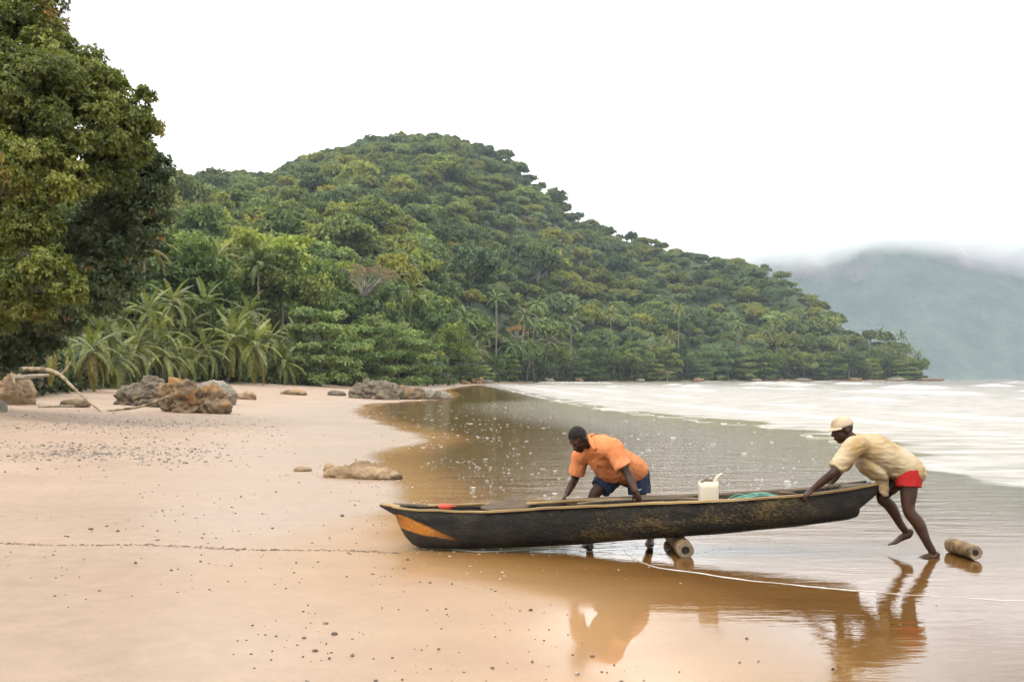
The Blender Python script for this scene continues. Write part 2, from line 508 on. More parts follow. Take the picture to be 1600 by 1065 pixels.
damp = mix_c(N, L, 1.0, damp, g6.outputs["Color"], 'MULTIPLY')
col = mix_c(N, L, attr(N, "soak"), damp, wetc.outputs["Color"])
gr = ramp(N, [(0.25, 0.80), (0.75, 1.12)]); L.new(n2.outputs["Fac"], gr.inputs["Fac"])
col = mix_c(N, L, 1.0, col, gr.outputs["Color"], 'MULTIPLY')
soil = ramp(N, [(0.35, (0.022, 0.034, 0.012)), (0.65, (0.055, 0.08, 0.026))]); L.new(n3.outputs["Fac"], soil.inputs["Fac"])
col = mix_c(N, L, attr(N, "forest"), col, soil.outputs["Color"])
L.new(col, p.inputs["Base Color"])
p.inputs["Roughness"].default_value = 0.85
p.inputs["Specular IOR Level"].default_value = 0.25
dryland = math_n(N, L, 'SUBTRACT', 1.0, attr(N, "under"))
dryland = math_n(N, L, 'MULTIPLY', dryland, math_n(N, L, 'SUBTRACT', 1.0, attr(N, "forest")))
cw = math_n(N, L, 'MULTIPLY', math_n(N, L, 'MAXIMUM', math_n(N, L, 'MULTIPLY', wf, 0.5), math_n(N, L, 'MULTIPLY', attr(N, "film"), 0.65)), dryland)
L.new(cw, p.inputs["Coat Weight"])
p.inputs["Coat IOR"].default_value = 1.40
cr = math_n(N, L, 'MULTIPLY_ADD', wf, -0.22, 0.50)
inv = math_n(N, L, 'SUBTRACT', 1.0, math_n(N, L, 'MULTIPLY', attr(N, "film"), attr(N, "film"))); cr = math_n(N, L, 'MULTIPLY', cr, inv)
cr = math_n(N, L, 'MAXIMUM', cr, 0.03)
L.new(cr, p.inputs["Coat Roughness"])
bs = math_n(N, L, 'MULTIPLY_ADD', wf, -0.30, 0.42)
bs = math_n(N, L, 'MULTIPLY', bs, math_n(N, L, 'SUBTRACT', 1.0, attr(N, "film")))
b = bump_n(N, L, n2.outputs["Fac"], bs, 0.006)
n4 = noise_n(N, L, ob, 9, 5)
b = bump_n(N, L, n4.outputs["Fac"], bs, 0.02, b)
L.new(b, p.inputs["Normal"])
L.new(p.outputs[0], out.inputs["Surface"])
me = np_mesh("ground", np.stack([gx, gy, gz], -1), gf, M["sand"], True, g_attr)
tag(link("ground", me), "sandy beach rising to wooded hillside", None, None, "structure")

# ---- the sea, from the film over the sand to the horizon
FOAM_EDGE = catmull([wl_px(*p) for p in ((735, 600.6), (775, 605), (832, 618), (950, 640), (1060, 652), (1210, 671), (1330, 691), (1440, 731), (1600, 773))] + [(9.5, 11), (14, 5), (22, -10)], 6)
FOAMPOLY = np.vstack([FOAM_EDGE, [(3000, -200), (9000, 9000), (4, 9000)]])
sx, sy, sf = polar_grid(0.26, 4.0, np.concatenate([[0.02], np.geomspace(1.0, 12, 90)[:-1], np.geomspace(12, 320, 400)[:-1], np.geomspace(320, 7000, 60)]))
ss = shore_s(sx, sy); sg = ground(sx, sy, ss)
depth = np.maximum(-sg, 0)
depth = np.where(sg > 0, -np.minimum(sg, 1.0), depth)
fe = seg_dist(sx, sy, FOAM_EDGE)
fin = inside(sx, sy, FOAMPOLY)
fsd = np.where(fin, fe, -fe)                       # positive beyond the edge of the wash
wash = sstep(-0.4, 1.2, fsd+fbm(sx*0.35, sy*0.35, 4, 13)*5)*(0.80+0.2*sstep(60, 5, fsd))
wash *= 1-0.55*sstep(130, 420, np.hypot(sx, sy))
# rows of low breakers running in, roughly along the edge of the wash
warp = fbm(sx/45.0, sy/45.0, 3, 41)*20
sw = np.zeros_like(sx); crest = np.zeros_like(sx)
for k, (off, amp, wd) in enumerate(((6, 0.06, 1.0), (13, 0.08, 1.3), (24, 0.18, 1.8), (40, 0.34, 2.4), (62, 0.5, 3.0), (95, 0.55, 4.2), (150, 0.6, 6.0), (230, 0.6, 8.0))):
    u = (fsd+warp*min(1, off/40.0)-off)/wd
    env = sstep(-0.06, 0.18, fbm(sx/15.0+k*7, sy/15.0, 3, 50+k))
    prof = np.where(u < 0, np.exp(-(u/0.5)**2), np.exp(-(u/1.4)**2))
    sw += amp*prof*env
    crest = np.maximum(crest, np.exp(-((u+0.30)/0.42)**2)*env)
sw *= fin
chop = (fbm(sx*0.9, sy*0.9, 3, 61)*0.06+fbm(sx*0.25, sy*0.25, 3, 62)*0.10)*sstep(0, 25, fsd)
zsea = sw+chop
streak = fbm(sx*0.22, sy*0.9, 4, 71)
foam = np.clip(wash*0.62+crest*0.55*fin, 0, 1)
ripple = np.clip(0.03+(0.09+0.8*sstep(3.5, 15, -ss))*sstep(9.9, 12.5, sy)+sstep(-3, 10, fsd)*0.5, 0, 1)
m, N, L, out = nmat("sea_water"); M["water"] = m
tc = N.new("ShaderNodeTexCoord"); ob = tc.outputs["Object"]
mp = N.new("ShaderNodeMapping"); mp.inputs["Scale"].default_value = (0.45, 1.5, 1.0); mp.inputs["Rotation"].default_value = (0, 0, R(-12)); L.new(ob, mp.inputs["Vector"])
r1 = noise_n(N, L, mp.outputs[0], 2.2, 5, 0.6); r2 = noise_n(N, L, mp.outputs[0], 9.0, 3, 0.5)
bm1 = bump_n(N, L, r1.outputs["Fac"], attr(N, "ripple"), 0.16)
bm2 = bump_n(N, L, r2.outputs["Fac"], attr(N, "ripple"), 0.035, bm1)
dep = attr(N, "depth")
pos = math_n(N, L, 'MAXIMUM', dep, 0.0)
ex = math_n(N, L, 'POWER', 2.718, math_n(N, L, 'MULTIPLY', pos, -13.0))
murk = math_n(N, L, 'SUBTRACT', 1.0, ex)
tr = N.new("ShaderNodeBsdfTransparent"); pass
mud = ramp(N, [(0.35, (0.105, 0.092, 0.024)), (0.7, (0.14, 0.122, 0.036))]); L.new(r1.outputs["Fac"], mud.inputs["Fac"])
dfar = N.new("ShaderNodeMapRange"); dfar.inputs["From Min"].default_value = 0.008; dfar.inputs["From Max"].default_value = 0.05; L.new(pos, dfar.inputs["Value"])
mudc = mix_c(N, L, math_n(N, L, 'MAXIMUM', dfar.outputs[0], attr(N, "chop")), (0.20, 0.105, 0.027), mud.outputs["Color"])
deep = N.new("ShaderNodeMapRange"); deep.inputs["From Min"].default_value = 0.15; deep.inputs["From Max"].default_value = 0.9; L.new(pos, deep.inputs["Value"])
mudc = mix_c(N, L, deep.outputs[0], mudc, (0.135, 0.125, 0.10))
df = N.new("ShaderNodeBsdfDiffuse"); L.new(mudc, df.inputs["Color"])
under_s = N.new("ShaderNodeMixShader"); L.new(murk, under_s.inputs[0]); L.new(tr.outputs[0], under_s.inputs[1]); L.new(df.outputs[0], under_s.inputs[2])
fr = N.new("ShaderNodeFresnel"); fr.inputs["IOR"].default_value = 1.52; L.new(bm2, fr.inputs["Normal"])
gl = N.new("ShaderNodeBsdfGlossy"); L.new(bm2, gl.inputs["Normal"]); gl.inputs["Roughness"].default_value = 0.03
edge = N.new("ShaderNodeMapRange"); edge.inputs["From Min"].default_value = 0.0; edge.inputs["From Max"].default_value = 0.005; L.new(dep, edge.inputs["Value"])
ff = math_n(N, L, 'MULTIPLY', fr.outputs[0], edge.outputs[0])
ff = math_n(N, L, 'MULTIPLY', ff, math_n(N, L, 'MULTIPLY_ADD', attr(N, "chop"), -0.10, 1.0))
L.new(mix_c(N, L, edge.outputs[0], (1.0, 1.0, 1.0), (0.97, 0.92, 0.82)), tr.inputs["Color"])
surf = N.new("ShaderNodeMixShader"); L.new(ff, surf.inputs[0]); L.new(under_s.outputs[0], surf.inputs[1]); L.new(gl.outputs[0], surf.inputs[2])
mp2 = N.new("ShaderNodeMapping"); mp2.inputs["Scale"].default_value = (0.30, 0.8, 1.0); mp2.inputs["Rotation"].default_value = (0, 0, R(-12)); L.new(ob, mp2.inputs["Vector"])
fn = noise_n(N, L, mp2.outputs[0], 1.5, 8, 0.72)
fm = math_n(N, L, 'ADD', fn.outputs["Fac"], attr(N, "foam"))
fr2 = ramp(N, [(0.84, 0.0), (1.12, 1.0)])
fmr = N.new("ShaderNodeMapRange"); fmr.inputs["From Min"].default_value = 0.86; fmr.inputs["From Max"].default_value = 1.22; L.new(fm, fmr.inputs["Value"])
fd = N.new("ShaderNodeBsdfDiffuse"); fd.inputs["Color"].default_value = (0.38, 0.366, 0.35, 1); L.new(bm1, fd.inputs["Normal"])
fin_s = N.new("ShaderNodeMixShader"); L.new(math_n(N, L, 'MULTIPLY', fmr.outputs[0], 0.95), fin_s.inputs[0]); L.new(surf.outputs[0], fin_s.inputs[1]); L.new(fd.outputs[0], fin_s.inputs[2])
L.new(fin_s.outputs[0], out.inputs["Surface"])
# leave out faces that would lie buried deep in the land
keep = (depth[sf].max(axis=1) > -0.25)
me = np_mesh("sea", np.stack([sx, sy, zsea], -1), sf[keep], M["water"], True, {"depth": ('POINT', depth), "foam": ('POINT', foam), "ripple": ('POINT', ripple), "chop": ('POINT', sstep(10.0, 14.0, sy))})
tag(link("sea", me), "shallow sea with surf", None, None, "structure")
def sea_z(x, y): return 0.0

# ---- the far mountain across the bay
MT = np.array([(900, 500), (1050, 440), (1140, 415), (1200, 392), (1250, 372), (1300, 380), (1350, 372), (1400, 345), (1440, 330), (1500, 335), (1560, 350), (1600, 356), (1700, 340), (1900, 380), (2300, 520)], float)
mxs = np.linspace(150, 3600, 170); mys = np.linspace(2450, 4300, 90)
mx_, my_ = np.meshgrid(mxs, mys, indexing='ij')
mpx = 800+FPX*mx_/my_
top = np.interp(mpx, MT[:, 0], MT[:, 1]); mh = (HORIZON-top)/FPX*3300
t = np.clip((my_-2480)/(3300-2480), 0, 1); bk = np.clip((4300-my_)/900, 0, 1)
prof = np.where(t < 0.62, 0.60*(t/0.62)**1.05, 0.60+0.40*sstep(0.62, 0.86, t))
mz = mh*prof*sstep(0, 1, bk)+fbm(mx_/260, my_/260, 5, 81)*190*np.clip(3*t*(1.1-t), 0, 1)*sstep(0, 1, bk)+fbm(mx_/60, my_/60, 4, 87)*22*sstep(0, .1, t)-6
ii, jj = np.meshgrid(np.arange(169), np.arange(89), indexing='ij')
mf = np.stack([ii*90+jj, (ii+1)*90+jj, (ii+1)*90+jj+1, ii*90+jj+1], -1).reshape(-1, 4)
m, N, L, out = nmat("mountain_side"); M["mountain"] = m
p = N.new("ShaderNodeBsdfPrincipled"); tc = N.new("ShaderNodeTexCoord"); ge = N.new("ShaderNodeNewGeometry")
n1 = noise_n(N, L, tc.outputs["Object"], 0.012, 8, 0.65)
c = ramp(N, [(0.38, (0.012, 0.026, 0.018)), (0.62, (0.04, 0.066, 0.04))]); L.new(n1.outputs["Fac"], c.inputs["Fac"])
sp = N.new("ShaderNodeSeparateXYZ"); L.new(ge.outputs["Normal"], sp.inputs[0])
sl = ramp(N, [(0.52, 1.0), (0.66, 0.0)]); L.new(sp.outputs["Z"], sl.inputs["Fac"])
mp = N.new("ShaderNodeMapping"); mp.inputs["Scale"].default_value = (1, 1, 0.15); L.new(tc.outputs["Object"], mp.inputs["Vector"])
n2 = noise_n(N, L, mp.outputs[0], 0.02, 5); rk = ramp(N, [(0.35, (0.12, 0.09, 0.10)), (0.62, (0.22, 0.18, 0.19)), (0.72, (0.55, 0.52, 0.5))]); L.new(n2.outputs["Fac"], rk.inputs["Fac"])
L.new(mix_c(N, L, sl.outputs["Color"], c.outputs["Color"], rk.outputs["Color"]), p.inputs["Base Color"])
p.inputs["Roughness"].default_value = 0.95
n5 = noise_n(N, L, tc.outputs["Object"], 0.05, 4, 0.7); L.new(bump_n(N, L, n5.outputs["Fac"], 0.9, 12.0), p.inputs["Normal"])
L.new(p.outputs[0], out.inputs["Surface"])
tag(link("mountain", np_mesh("mountain", np.stack([mx_.ravel(), my_.ravel(), mz.ravel()], -1), mf, M["mountain"])), "hazy green mountain across the bay", None, None, "structure")

# ---- haze in the sea air
def vol_box(name, lo, hi, mat):
    g = Geo(); lo, hi = Vector(lo), Vector(hi); g.box((lo+hi)/2, (((hi.x-lo.x)/2, 0, 0), (0, (hi.y-lo.y)/2, 0), (0, 0, (hi.z-lo.z)/2)))
    return link(name, g.mesh(name, mat, False))
m, N, L, out = nmat("haze_air")
pv = N.new("ShaderNodeVolumePrincipled"); pv.inputs["Color"].default_value = (0.74, 0.87, 1.0, 1); pv.inputs["Density"].default_value = 0.00009; pv.inputs["Anisotropy"].default_value = 0.0
L.new(pv.outputs[0], out.inputs["Volume"])
hz = vol_box("haze", (-7500, -7500, -9), (7500, 7500, 600), m)
tag(hz, "pale sea haze over the bay", None, None, "stuff")

# ---- low cloud hanging on the mountain
m, N, L, out = nmat("mist_air")
pv = N.new("ShaderNodeVolumePrincipled"); pv.inputs["Color"].default_value = (1, 1, 1, 1); pv.inputs["Anisotropy"].default_value = 0.1
tc = N.new("ShaderNodeTexCoord"); sp = N.new("ShaderNodeSeparateXYZ"); L.new(tc.outputs["Object"], sp.inputs[0])
n1 = noise_n(N, L, tc.outputs["Object"], 0.0034, 6, 0.62)
h = math_n(N, L, 'MULTIPLY_ADD', n1.outputs["Fac"], 260.0, -130.0); h = math_n(N, L, 'ADD', h, sp.outputs["Z"])
for f0_, f1_, t0_, t1_ in ((650, 1080, 62, -12), (1250, 1480, 0, 55)):
    q_ = N.new("ShaderNodeMapRange"); q_.interpolation_type = 'SMOOTHSTEP'; q_.inputs["From Min"].default_value = f0_; q_.inputs["From Max"].default_value = f1_; q_.inputs["To Min"].default_value = t0_; q_.inputs["To Max"].default_value = t1_
    L.new(sp.outputs["X"], q_.inputs["Value"]); h = math_n(N, L, 'ADD', h, q_.outputs[0])
mr = N.new("ShaderNodeMapRange"); mr.interpolation_type = 'SMOOTHSTEP'; mr.inputs["From Min"].default_value = 340; mr.inputs["From Max"].default_value = 410; L.new(h, mr.inputs["Value"])
mx = N.new("ShaderNodeMapRange"); mx.interpolation_type = 'SMOOTHSTEP'; mx.inputs["From Min"].default_value = 405; mx.inputs["From Max"].default_value = 640; L.new(sp.outputs["X"], mx.inputs["Value"])
mt = N.new("ShaderNodeMapRange"); mt.interpolation_type = 'SMOOTHSTEP'; mt.inputs["From Min"].default_value = 548; mt.inputs["From Max"].default_value = 500; L.new(sp.outputs["Z"], mt.inputs["Value"])
den = math_n(N, L, 'MULTIPLY', math_n(N, L, 'MULTIPLY', mr.outputs[0], mx.outputs[0]), mt.outputs[0])
L.new(math_n(N, L, 'MULTIPLY', den, 0.0055), pv.inputs["Density"]); L.new(pv.outputs[0], out.inputs["Volume"])
ms = vol_box("mist", (400, 2350, 250), (3300, 3250, 550), m)
tag(ms, "white cloud hanging on the top of the far mountain", None, None, "stuff")
# ================================================================== foliage
def unit(v): return v/np.maximum(np.linalg.norm(v, axis=-1, keepdims=True), 1e-9)
def leaves(name, c, axis, k, length, width, mat, rg, tilt=(0.5, 1.3), tint=None, accent=None, droop=0.15):
    """k bent leaves round every rosette centre c, opening along axis"""
    n = len(c); c = np.repeat(c, k, 0); ax = unit(np.repeat(axis, k, 0)); nn = n*k
    rnd = unit(rg.normal(size=(nn, 3)))
    perp = unit(rnd-ax*(rnd*ax).sum(1, keepdims=True))
    th = rg.uniform(tilt[0], tilt[1], nn)[:, None]
    d = ax*np.cos(th)+perp*np.sin(th); d[:, 2] -= droop*rg.random(nn); d = unit(d)
    side = unit(np.cross(d, ax+0.3*rg.normal(size=(nn, 3)))); up = np.cross(side, d)
    Ln = (length*rg.uniform(0.7, 1.25, nn))[:, None]; W = (width*rg.uniform(0.75, 1.2, nn))[:, None]
    base = c+d*Ln*0.06
    tip = c+d*Ln; tip[:, 2] -= (Ln*droop*rg.random((nn, 1)))[:, 0]
    mid = c+d*Ln*0.55
    v = np.stack([base, mid+side*W*0.5+up*W*0.12, tip, mid-side*W*0.5+up*W*0.12], 1).reshape(-1, 3)
    f = np.arange(nn*4).reshape(-1, 4)
    t = np.repeat(tint if tint is not None else rg.random(n), k)+rg.normal(size=nn)*0.12
    at = {"tint": ('FACE', np.clip(t, 0, 1))}
    if accent is not None: at["accent"] = ('FACE', np.clip(np.repeat(accent, k), 0, 1))
    return np_mesh(name, v, f, mat, False, at)

def lobes_points(lobes, per_area, rg, sub=14, subr=0.38, fill=0.18, low=-0.55):
    """rosette centres on clumpy lobes; lobes: (x,y,z,r,squash)"""
    C, A, T = [], [], []
    for (x, y, z, r, sq) in lobes:
        ns = max(5, int(sub))
        d = unit(rg.normal(size=(ns*3, 3))); d = d[d[:, 2] > low][:ns]
        tn = rg.random(len(d))*0.45+rg.random()*0.6-0.02
        cen = d*r*rg.uniform(0.55, 0.95, (len(d), 1)); cen[:, 2] *= sq
        n = max(12, int(per_area*4*math.pi*r*r*(0.4+0.6*sq)))
        w = rg.integers(0, len(d), n)
        q = unit(rg.normal(size=(n, 3)))
        rad = r*subr*rg.uniform(0.6, 1.05, (n, 1))
        p_ = cen[w]+q*rad*np.array([1, 1, 0.75*max(sq, 0.6)])
        isf = rg.random(n) < fill
        p_[isf] *= rg.uniform(0.3, 0.9, (isf.sum(), 1))
        ax = unit(q*0.8+d[w]*0.8+np.array([0, 0, 0.55]))
        C.append(p_+np.array([x, y, z])); A.append(ax); T.append(np.clip(tn[w]+rg.normal(size=n)*0.10, 0, 1))
    return np.concatenate(C), np.concatenate(A), np.concatenate(T)

def branch_mesh(name, lobes, height, r0, mat, seed, bend=0.6, cut=0.35):
    """tapered trunk with limbs running out to the lobes"""
    rd = random.Random(seed); g = Geo()
    top = Vector((rd.uniform(-bend, bend), rd.uniform(-bend, bend), height))
    mid = Vector((rd.uniform(-bend, bend)*0.6, rd.uniform(-bend, bend)*0.6, height*0.5))
    g.tube([(0, 0, -0.6), (0, 0, 0.1), mid, top], [r0*1.5, r0*1.25, r0*0.9, r0*0.6], n=8, sub=3)
    for (x, y, z, r, sq) in lobes:
        a = mid.lerp(top, rd.uniform(cut, 1.0)); e = Vector((x, y, z))
        m_ = a.lerp(e, 0.5)+Vector((rd.uniform(-.3, .3), rd.uniform(-.3, .3), rd.uniform(-0.1, .35)))*r
        g.tube([a, m_, e], [r0*0.42, r0*0.27, r0*0.08], n=5, sub=2, rounded=False)
    return g.mesh(name, mat)

# ---- crowns of hillside trees (about 6 m radius, trunk 7 m), shared by many trees
HILL = []
for i in range(9):
    rg = np.random.default_rng(100+i); lobes = []
    flat = (0.55, 0.75, 0.95)[i % 3]; nl = rg.integers(24, 32)
    for k in range(nl):
        a = rg.uniform(0, 2*math.pi); rr = 4.4*math.sqrt(rg.random()); h = math.sqrt(max(0, 1-(rr/5.4)**2))
        r = rg.uniform(1.0, 2.0)
        lobes.append((rr*math.cos(a), rr*math.sin(a), 6.0+flat*5.0*h*rg.uniform(0.55, 1.05)-0.8, r, rg.uniform(0.55, 0.85)))
    c, a, t = lobes_points(lobes, 2.6, rg, sub=9)
    crown = leaves("tree_crown", c, a, 3, 0.66, 0.46, M["leaf_hill"], rg, (0.4, 1.4), t)
    trunk = branch_mesh("tree_trunk", lobes[:6], 6.5, 0.32, M["bark_pale"] if i % 4 == 0 else M["bark"], i)
    HILL.append((crown, trunk))
# ---- shore trees with level tiers of branches, foliage down to the sand (about 4.5 m radius, 9 m tall)
SHORE = []
for i in range(5):
    rg = np.random.default_rng(200+i); lobes = []
    tiers = 5
    for k in range(tiers):
        z = 0.9+7.2*k/(tiers-1); env = 4.3*math.sqrt(max(0.12, 1-((z-3.0)/6.2)**2))
        nb = int(rg.integers(7, 11)) if k < tiers-1 else 4
        for j in range(nb):
            an = 2*math.pi*(j+rg.random()*0.7)/nb; rr = env*rg.uniform(0.5, 0.95)
            lobes.append((rr*math.cos(an), rr*math.sin(an), z+rg.uniform(-.35, .35), rg.uniform(1.1, 1.8), rg.uniform(0.2, 0.34)))
    c, a, t = lobes_points(lobes, 6.0, rg, sub=8, subr=0.42, low=-0.3)
    crown = leaves("shore_crown", c, a, 4, 0.42, 0.20, M["leaf_shore"], rg, (0.6, 1.5), t, droop=0.3)
    SHORE.append((crown, branch_mesh("shore_trunk", lobes[::4], 6.5, 0.2, M["bark"], 50+i)))
# ---- a fuller rounded crown for middle-distance trees (5 m radius)
ROUND = []
for i in range(4):
    rg = np.random.default_rng(300+i); lobes = []
    for k in range(26):
        a = rg.uniform(0, 2*math.pi); rr = 3.9*math.sqrt(rg.random()); h = math.sqrt(max(0, 1-(rr/4.6)**2))
        lobes.append((rr*math.cos(a), rr*math.sin(a), 3.4+3.9*h*rg.uniform(0.2, 1.05), rg.uniform(0.9, 1.7), rg.uniform(0.5, 0.75)))
    c, a, t = lobes_points(lobes, 4.2, rg, sub=10)
    ROUND.append((leaves("round_crown", c, a, 4, 0.48, 0.26, M["leaf_shore"], rg, (0.4, 1.4), t), branch_mesh("round_trunk", lobes[::4], 5.0, 0.22, M["bark"], 80+i)))
# ---- a thin dry crown
rg = np.random.default_rng(330); lobes = []
for k in range(22):
    a = rg.uniform(0, 2*math.pi); rr = 4.2*math.sqrt(rg.random())
    lobes.append((rr*math.cos(a), rr*math.sin(a), 6.6+2.0*math.sqrt(max(0, 1-(rr/4.6)**2))*rg.uniform(0.6, 1.1), rg.uniform(0.6, 1.1), 0.6))
c, a, t = lobes_points(lobes, 3.4, rg, sub=7)
DRY = (leaves("dry_crown", c, a, 3, 0.34, 0.15, M["leaf_dry"], rg, (0.4, 1.4), t), branch_mesh("dry_trunk", lobes, 6.2, 0.2, M["bark_pale"], 91))

def place_tree(name, proto, loc, scale, rz, label, cat, group=None, color=None, zs=1.0):
    e = empty(name, loc, rz); e.scale = (scale, scale, scale*zs)
    t = link("trunk", proto[1], e); c = link("crown", proto[0], e)
    if color: c.color = (*color, 1)
    return tag(e, label, cat, group)

# ---- palms: fronds with hanging leaflets
def frond_mesh(name, length, arch, nl, seed, wid=0.042, hang=1.0):
    rg = np.random.default_rng(seed); V, F, T = [], [], []
    def pt(t):   # arching rib in the local XZ plane
        return np.array([length*(t-0.10*arch*t**3), 0, length*arch*(0.42*t-0.72*t*t)])
    for i in range(10):
        a, b = pt(i/10), pt((i+1)/10); w0, w1 = 0.05*(1-i/11), 0.05*(1-(i+1)/11); k = len(V)
        V += [a+[0, w0, 0], a+[0, -w0, 0], b+[0, -w1, 0], b+[0, w1, 0]]; F.append((k, k+1, k+2, k+3)); T.append(0.9)
    for i in range(nl):
        t = 0.10+0.90*(i+0.5)/nl; p0 = pt(t); tg = unit(pt(min(t+.02, 1.0))-pt(t-.02))
        ll = length*0.165*(math.sin(math.pi*min(1, 0.18+0.80*t))**0.7+0.12)
        for s in (-1, 1):
            out_ = np.array([tg[0]*0.62, s*(0.75-0.3*t), tg[2]*0.62+0.10]); out_ = unit(out_)
            dn = np.array([0, 0, -1.0])*hang*rg.uniform(0.5, 1.0)
            m_ = p0+out_*ll*0.5+dn*ll*0.10; e = p0+out_*ll*0.80+dn*ll*0.52
            w = unit(np.cross(out_, [0, 0, 1.0])+rg.normal(size=3)*0.25)*wid*length/4.2
            k = len(V); V += [p0-w*0.5, p0+w*0.5, m_+w, m_-w, e]
            F.append((k, k+1, k+2, k+3)); F.append((k+3, k+2, k+4, k+4)); T += [rg.random()]*2
    # degenerate last quads become triangles
    me = bpy.data.meshes.new(name)
    me.from_pydata([tuple(v) for v in V], [], [f if f[2] != f[3] else f[:3] for f in F])
    at_ = me.attributes.new("tint", 'FLOAT', 'FACE'); at_.data.foreach_set("value", np.array(T, dtype=np.float32))
    me.materials.append(M["frond"]); me.update()
    return me
FROND = [frond_mesh("palm_frond", 4.2, a, 40, 400+i, hang=h) for i, (a, h) in enumerate(((0.75, 1.0), (1.0, 1.2), (1.25, 1.1), (0.5, 0.7)))]
def palm_trunk(h, lean, az, r=0.13):
    g = Geo(); dx, dy = math.cos(az)*lean, math.sin(az)*lean
    g.tube([(0, 0, -0.5), (dx*0.25, dy*0.25, h*0.33), (dx*0.62, dy*0.62, h*0.68), (dx, dy, h)], [r*1.5, r*1.1, r*0.95, r*0.85], n=8, sub=5)
    return g.mesh("palm_trunk", M["palm_bark"]), Vector((dx, dy, h))
_pn = 0
def palm(loc, h, lean, az, nf, size, label, group, tint=(1, 1, 1), brown=0, seed=0, drop=105):
    rd = random.Random(seed+31)
    e = empty("coconut_palm", loc); me, top = palm_trunk(h, lean, az)
    link("trunk", me, e)
    for i in range(nf):
        t = i/(nf-1); a = i*2.39996+rd.uniform(-.25, .25)
        el = R(72-drop*t**0.9+rd.uniform(-8, 8))
        o = link("frond", FROND[3 if t < 0.2 else rd.randrange(3)], e, top+Vector((0, 0, 0.15*(1-t))))
        s = size*rd.uniform(0.85, 1.1)
        o.rotation_euler = (rd.uniform(-.25, .25), -el, a); o.scale = (s, s, s)
        c = tint
        if i >= nf-brown: c = (1.35, 0.95, 0.65)
        k = rd.uniform(0.85, 1.15); o.color = (c[0]*k, c[1]*k, c[2]*k, 1)
    return tag(e, label, "palm", group)
# one joined crown for palms too far off for their fronds to be told apart
def far_palm_crown(seed):
    rd = random.Random(seed); V, F, T = [], [], []
    fm = [frond_mesh("tmp_frond", 4.0, a, 15, 500+seed+i, wid=0.16, hang=1.1) for i, a in enumerate((0.7, 1.0, 1.3))]
    for i in range(17):
        t = i/16; src = fm[i % 3]; a = i*2.39996; el = R(70-105*t)
        mt = Matrix.Rotation(a, 4, 'Z') @ Matrix.Rotation(-el, 4, 'Y') @ Matrix.Rotation(rd.uniform(-.3, .3), 4, 'X')
        b = len(V); V += [tuple(mt @ v.co) for v in src.vertices]
        for p_ in src.polygons: F.append(tuple(b+q for q in p_.vertices)); T.append(rd.random())
    me = bpy.data.meshes.new("far_palm_crown"); me.from_pydata(V, [], F)
    at_ = me.attributes.new("tint", 'FLOAT', 'FACE'); at_.data.foreach_set("value", np.array(T, dtype=np.float32))
    me.materials.append(M["frond"]); me.update()
    for f_ in fm: bpy.data.meshes.remove(f_)
    return me
FARPALM = [far_palm_crown(s) for s in (1, 2, 3)]

def land(px, d):
    x = (px-800)/FPX*d; return Vector((x, d, ground1(x, d)))

# ================================================================== the palm grove behind the rocks
GROVE = "coconut palms of the grove behind the beach"
grove = [  # px of foot, metres past the edge of the sand, trunk height, lean, lean azimuth, fronds, size, brown
    (60, 1.0, 2.8, 0.5, 0.5, 20, 0.60, 2), (118, 2.0, 2.1, 0.8, 0.3, 22, 0.57, 4), (135, 5, 4.0, 0.6, 2.0, 22, 0.62, 1), (148, 3, 3.2, 0.6, 5.8, 24, 0.60, 1), (160, 1.0, 1.7, 0.7, 0.2, 22, 0.53, 1), (172, 0.6, 1.9, 0.7, 5.6, 24, 0.57, 1),
    (185, 4.5, 4.4, 0.6, 4.0, 24, 0.67, 1), (205, 1.5, 2.3, 0.8, 5.5, 24, 0.62, 1), (222, 6, 5.1, 0.5, 0.4, 24, 0.69, 0), (235, 3.5, 3.4, 0.8, 5.9, 24, 0.69, 0), (250, 0.8, 2.1, 0.7, 5.4, 26, 0.67, 0), (262, 8, 6.1, 0.5, 1.0, 24, 0.73, 0),
    (285, 1.0, 1.7, 0.4, 0.1, 24, 0.64, 0), (300, 5, 4.2, 0.6, 3.0, 24, 0.76, 0), (312, 2, 2.8, 0.5, 0.2, 24, 0.71, 0), (322, 10, 6.5, 0.5, 2.0, 24, 0.74, 1), (372, 5, 4.9, 0.3, 4.4, 24, 0.74, 0), (395, 9, 6.3, 0.7, 2.6, 24, 0.74, 1),
    (418, 4, 4.0, 0.4, 1.2, 24, 0.74, 0), (436, 1.5, 2.1, 0.6, 5.9, 26, 0.71, 0), (452, 6, 4.6, 0.8, 0.3, 24, 0.72, 0)]
GLAB = {60: "shaded coconut palm at the picture's edge beneath the big leafy tree", 118: "short leaning coconut palm with brown hanging fronds beside the driftwood",
    135: "coconut palm crown behind the short brown-fronded palm", 148: "coconut palm rising behind the bent driftwood branch", 160: "low coconut palm just past the end of the bleached log", 172: "low coconut palm in front, behind the dark knobbly rock",
    185: "taller coconut palm set back behind the dark knobbly rock", 205: "low coconut palm at the sand between the dark and brown rocks", 222: "tall coconut palm at the back of the grove under the dark-leaved tree's edge", 235: "coconut palm with wide arching fronds behind the dark rock's end",
    250: "low coconut palm with fronds sweeping to the sand behind the brown rock", 262: "tall coconut palm at the back of the grove behind the brown rock", 285: "short coconut palm at the sand's edge above the brown rock's middle", 300: "coconut palm with wide fronds behind the flat-topped grey rock",
    312: "coconut palm at the sand's edge just before the two leaning trunks", 322: "tall coconut palm at the back, above the two leaning trunks", 372: "tall coconut palm directly behind the more slanting trunk", 395: "tallest coconut palm at the back of the grove's seaward half",
    418: "full coconut palm next to the low one at the grove's seaward end", 436: "low coconut palm at the seaward end of the grove, fronds near the sand", 452: "last coconut palm of the grove, pressed against the dark tiered tree"}
